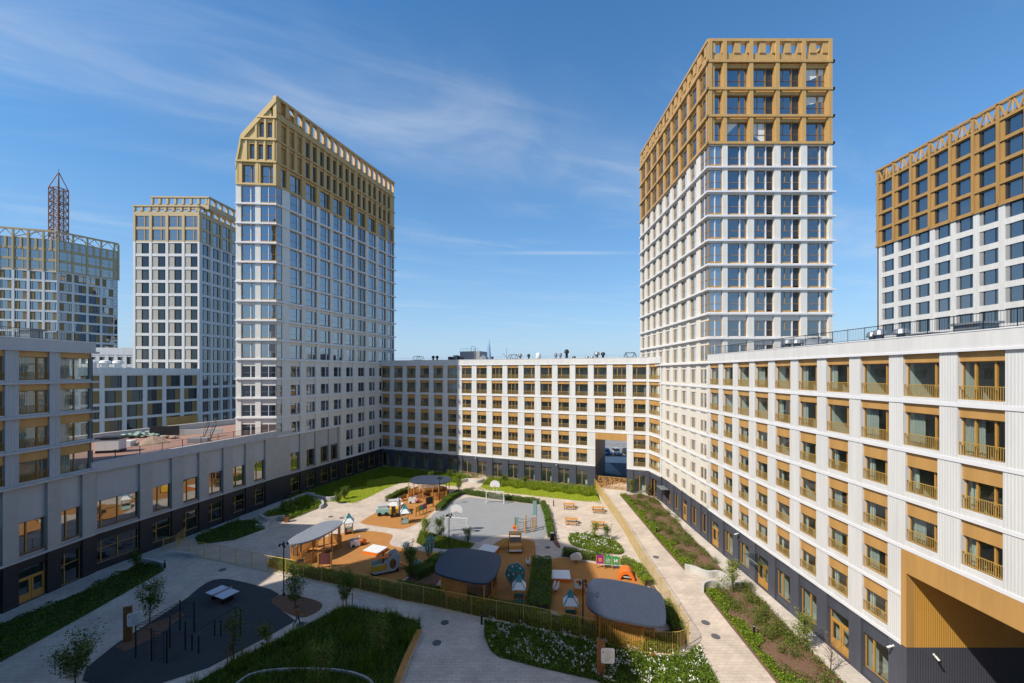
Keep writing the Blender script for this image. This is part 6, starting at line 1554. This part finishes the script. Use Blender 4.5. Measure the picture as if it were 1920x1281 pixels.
# ================================================================== rooftop plant
def vent_mush(label,loc,h,r,grp='mushroom vents on the central roof',m='grey_metal'):
    t=thing('roof_vent',label,'roof vent',loc,0,grp); MB().tube((0,0,0),(0,0,h*.72),r*.55,0,12).build('duct',m,t); b=MB(); b.lathe([(r,0),(r*1.05,.06),(r*.8,h*.22),(r*.2,h*.28)],(0,0,h*.72),14); b.build('cowl',m,t)
def roofp(px,back,z=24.25):
    u=CEN.u_at(px); p=CEN.pos(u,z,back); return (p[0]+c0[0],p[1]+c0[1],z)
def hatch(label,px,back=2.0):
    p=roofp(px,back); t=thing('roof_hatch',label,'roof hatch',p,CEN.a,'framed roof hatches on the central roof'); MB().box(-.8,.8,-.6,.6,0,.95).build('base','dark_metal',t); b=MB()
    for y in (-.7,.7): b.path([(-1.5,y,0),(-.8,y,1.75),(.8,y,1.75),(1.5,y,0)],.04,0,6); b.tube((-.8,y,1.75),(-.5,y,.95),.03); b.tube((.8,y,1.75),(.5,y,.95),.03)
    b.tube((-.8,-.7,1.75),(-.8,.7,1.75),.03); b.tube((.8,-.7,1.75),(.8,.7,1.75),.03); b.build('rail','dark_metal',t)
hatch('dark roof hatch with a bent guard rail at the left end of the central roof',775); hatch('dark roof hatch with a bent guard rail at the right end of the central roof',1180); hatch('guard rail frame beside the thin mast on the central roof',957)
dm='dark_metal'
for px,h,r,m,l in ((801,1.9,.38,dm,'dark mushroom vent, left one of the twin pair near the left hatch'),(808.5,1.9,.38,dm,'dark mushroom vent, right one of the twin pair near the left hatch'),(968,2.0,.4,'grey_metal','grey mushroom vent left of the white dome'),(984,1.9,.35,dm,'dark mushroom vent beside the white dome'),
    (1036,2.0,.36,'grey_metal','grey mushroom vent at the left of the cluster right of the white dome'),(1045,2.0,.36,'grey_metal','grey mushroom vent second in the cluster right of the white dome'),(1057,2.7,.5,dm,'tall dark vent on legs right of the white dome'),(1071,1.3,.4,dm,'short dark vent past the tall one'),
    (1096,1.3,.42,'grey_metal','short bright vent at the middle right of the roof'),(1106,1.3,.4,'grey_metal','short bright vent next to the broad cowl'),(1115,2.1,.6,'grey_metal','broad flat cowl vent on the right half of the roof'),(1127,2.0,.45,dm,'dark twin cowl vent on the right half of the roof'),(914,1.5,.35,dm,'dark vent before the distant glass spire')):
    vent_mush(l,roofp(px,2.5),h,r,m=m)
def grey_box(label,px0,px1,h,nm,m,back=2,d=3,cat='roof box',rail=False):
    u0,u1=CEN.u_at(px0),CEN.u_at(px1); p=CEN.pos(u0,24.25,back); t=thing(nm,label,cat,(p[0]+c0[0],p[1]+c0[1],24.25),CEN.a); w=u1-u0; MB().box(0,w,0,d,0,h).build('body',m,t)
    b=MB(); b.box(w*.08,w*.2,-.03,-.001,0,1.4); b.build('door','black',t)
    if rail:
        b=MB(); 
        for i in range(6): b.tube((w*i/5*.9,.2,h),(w*i/5*.9,.2,h+.6),.025,0,4)
        b.tube((0,.2,h+.6),(w*.9,.2,h+.6),.025,0,4); b.path([(w*.55,.3,h),(w*.55,.3,h+1.1),(w*.75,.3,h+1.1),(w*.75,.3,h)],.035,0,4); b.build('railing','grey_metal',t)
        b=MB(); b.tube((w*.72,-.08,0),(w*.72,-.08,h+.5),.03); b.tube((w*.80,-.08,0),(w*.80,-.08,h+.5),.03)
        for i in range(7): b.tube((w*.72,-.08,.3*i+.2),(w*.80,-.08,.3*i+.2),.02)
        b.build('ladder','dark_metal',t)
grey_box('grey rooftop plant room with ladder and rails on the central roof',850,888,2.75,'plant_room','grey_paint',3,4,'plant room',True)
p=roofp(841,3); t=thing('air_unit','dark cluster of fan units left of the grey plant room','air unit',p,CEN.a)
for i,(x,z,w) in enumerate(((-1.2,.9,.9),(.2,1.2,1.0),(1.0,1.0,.6),(-.3,.5,1.2))): MB().box(x-w/2,x+w/2,-.4,.4,z-.5,z+.7).build('fan_box','dark_metal' if i!=1 else 'grey_metal',t)
def bigvent(label,loc,s=1.0,rz=0):
    t=thing('roof_vent',label,'roof vent',loc,rz,'big faceted sheet-metal vents'); b=MB(); b.box(-1.0*s,1.0*s,-1.0*s,1.0*s,0,.5*s); b.build('base','grey_metal',t)
    b=MB(); R=[(1.15*s,.5*s),(1.25*s,.9*s),(.95*s,1.5*s),(.45*s,1.85*s)]; b.lathe(R,(0,0,0),8); b.build('cowl','grey_metal',t); b=MB(); b.box(-.45*s,.45*s,-.45*s,.45*s,1.86*s,1.95*s); b.build('cap','grey_metal',t)
bigvent('faceted grey sheet-metal vent right of the grey plant room',roofp(896.5,3),.95,CEN.a)
p=roofp(1001,3); t=thing('satellite_dome','white satellite dome on a grey base on the central roof','dome',p); MB().box(-1.1,1.1,-.5,.5,0,.75).build('base','grey_paint',t); b=MB(); b.lathe([(.5,0),(.55,.35),(.52,.9),(.38,1.25),(.1,1.4)],(0,0,.76),14); b.build('shell','white_toy',t,smooth=True)
p=roofp(945,1.5); t=thing('roof_mast','thin leaning mast with a crossing stay on the central roof','mast',p); MB().tube((0,0,0),(0,0,3.2),.03).build('pole','dark_metal',t); MB().tube((-.8,0,2.0),(.9,0,.3),.04).build('stay','dark_metal',t)
t=thing('roof_railing','thin wire railing along the roof edge of the central block','railing',(c0[0],c0[1],25.0),CEN.a); b=MB()
for z in (.25,.75): b.tube((1,.6,z-.25),(60,.6,z-.25),.012,0,4)
b.build('wire','grey_metal',t)
for i in range(25): MB().tube((1+2.45*i,.6,-.8),(1+2.45*i,.6,.52),.014,0,4).build('post','grey_metal',t)
def rwp(px,back,z=23.8):
    X=25.7+back; return (X,F*X/(px-960),z)
bigvent('large faceted grey vent on the right wing roof before the white tower',rwp(1527,4.0),.95); 
for px,h,r,l in ((1478,1.7,.5,'low dark vent left of the large grey vent on the right wing roof'),(1495,1.6,.55,'grey cowl vent just left of the large grey vent on the right wing roof'),(1636,1.5,.4,'short vent on the right wing roof near the white tower edge'),(1650,1.6,.45,'grey vent on the right wing roof below the far right tower corner'),(1690,1.5,.5,'grey vent on the right wing roof midway to the frame edge')):
    vent_mush(l,rwp(px,3.0),h+.2,r,'vents on the right wing roof')
for px,l in ((1740,'flat grey air unit on the right wing roof, left one'),(1830,'tall grey air unit on the right wing roof, right one')):
    p=rwp(px,3.0); t=thing('air_unit',l,'air unit',p,0,'air units on the right wing roof'); MB().box(-.6,.6,-.7,.7,.35,1.35 if px>1800 else 1.0).build('body','grey_metal',t); MB().box(-.75,.75,-.85,.85,1.36 if px>1800 else 1.01,1.5 if px>1800 else 1.12).build('cap','grey_metal',t); MB().box(-.5,.5,-.6,.6,0,.349).build('base','dark_metal',t)
p=(-49.5,41,24.7); t=thing('air_unit','grey air unit with flat cap on the near left block roof','air unit',(-50.5,42,24.7)); MB().box(-.6,.6,-.6,.6,0,1.9).build('body','grey_metal',t); MB().box(-.8,.8,-.8,.8,1.91,2.1).build('cap','grey_metal',t)
for i,(x,y) in enumerate(((-86.0,84),(-84.4,85),(-83,86.3))):
    vent_mush(['white domed roof vent, first in the row on the low block','white domed roof vent, middle of the row on the low block','white domed roof vent, last in the row on the low block'][i],(x-2,y,22.3),2.6,1.0,'white domed vents on the low block','white_toy')
bigvent('pale pyramid vent on the small far white block',(-112.5,124.5,29.2),.9); bigvent('pale pyramid vent on the far left tower roof beside the spire',(sx+5.5,sy+1,65.0),1.7)
# distant glass spire
X=(917-960)/F*2600; t=thing('skyscraper','needle-shaped blue glass skyscraper far away on the horizon','skyscraper',(X,2600,0)); b=MB(); b.lathe([(13,0),(14.5,60),(12.5,130),(7,190),(2,225),(.3,246)],(0,0,0),5); b.build('shaft','far_glass',t); b=MB(); b.lathe([(6,0),(6,70),(3,140),(.5,200)],(-9,-4,0),5); b.build('wing','far_glass',t)
# ================================================================== walking person
x,y=gp(557,1174); t=thing('person','person in a rust-brown top and blue jeans walking along the pale path','person',(x,y,.012),math.radians(38))
V=[];E=[];R=[]
def jn(p,r,parent=None):
    V.append(p); R.append(r)
    if parent is not None: E.append((parent,len(V)-1))
    return len(V)-1
pel=jn((0,0,.95),.145); wst=jn((.02,0,1.10),.13,pel); ch=jn((.04,0,1.30),.155,wst); sh=jn((.05,0,1.43),.11,ch); nk=jn((.06,0,1.51),.055,sh); hd=jn((.085,0,1.60),.085,nk); tp=jn((.09,0,1.70),.085,hd)
for s,hip,kn,an,toe in ((1,(.02,.09,.90),(.16,.10,.50),(.26,.10,.09),(.43,.11,.045)),(-1,(-.02,-.09,.90),(-.10,-.10,.50),(-.36,-.10,.16),(-.24,-.11,.045))):
    a=jn(hip,.095,pel); b_=jn(kn,.062,a); c_=jn(an,.045,b_); jn(toe,.038,c_)
for s,el,wr in ((1,(-.10,.24,1.14),(.0,.25,.90)),(-1,(.13,-.24,1.14),(.30,-.20,.98))):
    a=jn((.04,.19*s,1.41),.062,sh); b_=jn(el,.045,a); c_=jn(wr,.030,b_)
    d=(Vector(wr)-Vector(el)).normalized(); pm=jn(tuple(Vector(wr)+d*.07),.030,c_)
    for k in range(4):
        o=Vector((.028-.019*k,0,0)); L=[.075,.085,.08,.06][k]; q=jn(tuple(Vector(wr)+d*.11+o),.0095,pm); q2=jn(tuple(Vector(wr)+d*(.11+L*.55)+o+Vector((.005,-.012*s,0))),.0085,q); jn(tuple(Vector(wr)+d*(.11+L*.9)+o+Vector((.0,-.03*s,0))),.0075,q2)
    th=jn(tuple(Vector(wr)+d*.06+Vector((.05,-.01*s,0))),.0105,pm); jn(tuple(Vector(wr)+d*.10+Vector((.06,-.025*s,0))),.009,th)
me=bpy.data.meshes.new('body'); me.from_pydata(V,E,[]); o=link('body',me,t); md=o.modifiers.new('skin','SKIN')
sv=me.skin_vertices[0].data
for i,r in enumerate(R): sv[i].radius=(r,r*(.82 if i in (0,1,2,3) else 1.0))
sv[0].use_root=True
sb=o.modifiers.new('smooth','SUBSURF'); sb.levels=2; sb.render_levels=2
bpy.context.view_layer.update(); dg=bpy.context.evaluated_depsgraph_get(); m2=bpy.data.meshes.new_from_object(o.evaluated_get(dg)); o.modifiers.clear(); o.data=m2
m2.materials.clear()
for k in ('skin','jumper','jeans','black'): m2.materials.append(M_[k])
for p in m2.polygons:
    c=p.center; p.use_smooth=True
    hand=abs(c.y)>.16 and c.z<(.93 if c.y>0 else 1.0)
    p.material_index=0 if (c.z>1.49 or hand) else (3 if c.z<.085 or (c.x<-.2 and c.z<.12) else (2 if c.z<.99 and abs(c.y)<.2 and not hand else 1))
h=MB(); h.ell((.065,0,1.665),.105,.10,.115,0,14,8,-.15); h.ell((.045,0,1.60),.085,.09,.10,0,12,7); h.build('hair','hair',t,smooth=True)
f_=MB(); 
for s in (-1,1): f_.ell((.172,.032*s,1.635),.008,.012,.008,0,8,5)
f_.build('eyes','black',t); n_=MB(); n_.ell((.182,0,1.605),.018,.012,.022,0,8,5); n_.ell((.168,0,1.57),.010,.024,.006,0,8,5)
for s in (-1,1): n_.ell((.085,.093*s,1.615),.02,.012,.03,0,8,5)
n_.build('face','skin',t)
# ================================================================== light, sky, camera
EL=math.radians(45.5); AZ=math.radians(236.6)
sun=bpy.data.lights.new('sun','SUN'); sun.energy=SUN_E; sun.angle=math.radians(.53); sun.color=(1,.935,.83); so=bpy.data.objects.new('sun',sun); C.objects.link(so)
tos=Vector((math.sin(AZ)*math.cos(EL),math.cos(AZ)*math.cos(EL),math.sin(EL))); so.rotation_euler=(-tos).to_track_quat('-Z','Y').to_euler(); so.location=tos*200
w=bpy.data.worlds.new('World'); SC.world=w; w.use_nodes=True; nt=w.node_tree; N=nt.nodes; L=nt.links; bg=N['Background']; bg.inputs['Strength'].default_value=SKY_S
sky=N.new('ShaderNodeTexSky'); sky.sky_type='NISHITA'; sky.sun_disc=False; sky.sun_elevation=EL; sky.sun_rotation=AZ; sky.altitude=100; sky.air_density=SKY_AIR; sky.dust_density=SKY_DUST; sky.ozone_density=SKY_OZ
# thin cirrus: noise on the plane the view direction meets far overhead
tc=N.new('ShaderNodeTexCoord'); sep=N.new('ShaderNodeSeparateXYZ'); L.new(tc.outputs['Generated'],sep.inputs[0])
mx=N.new('ShaderNodeMath'); mx.operation='MAXIMUM'; mx.inputs[1].default_value=.01; L.new(sep.outputs['Z'],mx.inputs[0])
dx=N.new('ShaderNodeMath'); dx.operation='DIVIDE'; dy=N.new('ShaderNodeMath'); dy.operation='DIVIDE'; L.new(sep.outputs['X'],dx.inputs[0]); L.new(sep.outputs['Y'],dy.inputs[0]); L.new(mx.outputs[0],dx.inputs[1]); L.new(mx.outputs[0],dy.inputs[1])
cb_=N.new('ShaderNodeCombineXYZ'); L.new(dx.outputs[0],cb_.inputs['X']); L.new(dy.outputs[0],cb_.inputs['Y'])
vr=N.new('ShaderNodeVectorRotate'); vr.rotation_type='Z_AXIS'; vr.inputs['Angle'].default_value=math.radians(-25.2); L.new(cb_.outputs[0],vr.inputs['Vector'])
def math_(op,a,b=None,c=None):
    n=N.new('ShaderNodeMath'); n.operation=op
    for k,v in enumerate((a,b,c)):
        if v is None: continue
        if isinstance(v,(int,float)): n.inputs[k].default_value=v
        else: L.new(v,n.inputs[k])
    return n.outputs[0]
def noise_(vec,sc,scale3,det=7,rough=.58,dist=.4,loc=(0,0,0)):
    mp=N.new('ShaderNodeMapping'); mp.inputs['Scale'].default_value=scale3; mp.inputs['Location'].default_value=loc; L.new(vec,mp.inputs['Vector'])
    n=N.new('ShaderNodeTexNoise'); n.inputs['Scale'].default_value=sc; n.inputs['Detail'].default_value=det; n.inputs['Roughness'].default_value=rough; n.inputs['Distortion'].default_value=dist; L.new(mp.outputs[0],n.inputs['Vector']); return n.outputs['Fac']
def ramp_(v,a,b):
    r=N.new('ShaderNodeMapRange'); r.interpolation_type='SMOOTHSTEP'; r.inputs['From Min'].default_value=a; r.inputs['From Max'].default_value=b; L.new(v,r.inputs['Value']); return r.outputs[0]
s2=N.new('ShaderNodeSeparateXYZ'); L.new(vr.outputs[0],s2.inputs[0])
wob=noise_(cb_.outputs[0],1.1,(1,1,1),3,.5,0)
yy=math_('ADD',s2.outputs['Y'],math_('MULTIPLY',math_('SUBTRACT',wob,.5),.5))
bandA=math_('EXPONENT',math_('MULTIPLY',math_('POWER',math_('DIVIDE',math_('SUBTRACT',yy,1.62),.30),2.0),-1.0))
wisp=ramp_(noise_(vr.outputs[0],1.0,(1.2,2.0,1),6,.55,1.0,(3.1,1.2,0)),.30,.85)
fine=ramp_(noise_(vr.outputs[0],1.0,(.55,1.9,1),7,.6,.6,CL_LOC),.47,.80)
c1=math_('MULTIPLY',bandA,math_('ADD',math_('MULTIPLY',wisp,.85),.10))
c2=math_('ADD',math_('MULTIPLY',c1,CL_BAND),math_('MULTIPLY',fine,CL_AMT))
# short thin streak low in the sky
s3=N.new('ShaderNodeSeparateXYZ'); L.new(cb_.outputs[0],s3.inputs[0])
st=math_('MULTIPLY',math_('EXPONENT',math_('MULTIPLY',math_('POWER',math_('DIVIDE',math_('SUBTRACT',s3.outputs['Y'],3.34),.045),2.0),-1.0)),math_('EXPONENT',math_('MULTIPLY',math_('POWER',math_('DIVIDE',math_('SUBTRACT',s3.outputs['X'],.45),.5),2.0),-1.0)))
m3_=math_('MINIMUM',math_('ADD',c2,math_('MULTIPLY',st,.32)),.8)
class _o: outputs=[m3_]
m3=_o
hs=N.new('ShaderNodeHueSaturation'); hs.inputs['Saturation'].default_value=SKY_SAT; hs.inputs['Value'].default_value=SKY_VAL; L.new(sky.outputs[0],hs.inputs['Color'])
# blue-white haze that thickens towards the horizon
hz=N.new('ShaderNodeMath'); hz.operation='MULTIPLY'; hz.inputs[1].default_value=-1/HZ_H; L.new(mx.outputs[0],hz.inputs[0]); he=N.new('ShaderNodeMath'); he.operation='EXPONENT'; L.new(hz.outputs[0],he.inputs[0]); ha=N.new('ShaderNodeMath'); ha.operation='MULTIPLY'; ha.inputs[1].default_value=HZ_A; L.new(he.outputs[0],ha.inputs[0])
mh=N.new('ShaderNodeMix'); mh.data_type='RGBA'; L.new(ha.outputs[0],mh.inputs['Factor']); L.new(hs.outputs[0],mh.inputs['A']); mh.inputs['B'].default_value=(*HZ_C,1)
mc=N.new('ShaderNodeMix'); mc.data_type='RGBA'; L.new(m3.outputs[0],mc.inputs['Factor']); L.new(mh.outputs['Result'],mc.inputs['A']); mc.inputs['B'].default_value=(*CL_COL,1)
# the sky whitens round the sun
dt=N.new('ShaderNodeVectorMath'); dt.operation='DOT_PRODUCT'; L.new(tc.outputs['Generated'],dt.inputs[0]); dt.inputs[1].default_value=tuple(tos)
au=math_('MULTIPLY',ramp_(dt.outputs['Value'],.78,1.0),AU_A)
ma=N.new('ShaderNodeMix'); ma.data_type='RGBA'; L.new(au,ma.inputs['Factor']); L.new(mc.outputs['Result'],ma.inputs['A']); ma.inputs['B'].default_value=(*AU_C,1)
L.new(ma.outputs['Result'],bg.inputs['Color'])
cd=bpy.data.cameras.new('camera'); co=bpy.data.objects.new('camera',cd); C.objects.link(co); co.location=(0,0,CAM_H); co.rotation_euler=(PI/2,0,0)
cd.sensor_width=36; cd.lens=F/1920*36; cd.shift_y=(HY-640.5)/1920; cd.clip_start=.3; cd.clip_end=8000; SC.camera=co
vs_=SC.view_settings; vs_.view_transform='Standard'; vs_.look='None'; vs_.exposure=EXPO; vs_.gamma=1; vs_.use_curve_mapping=False
SC.cycles.max_bounces=7; SC.cycles.transparent_max_bounces=10; SC.cycles.diffuse_bounces=3; SC.cycles.glossy_bounces=3; SC.cycles.use_denoising=True; SC.cycles.sample_clamp_indirect=6
SC.cycles.caustics_reflective=False; SC.cycles.caustics_refractive=False
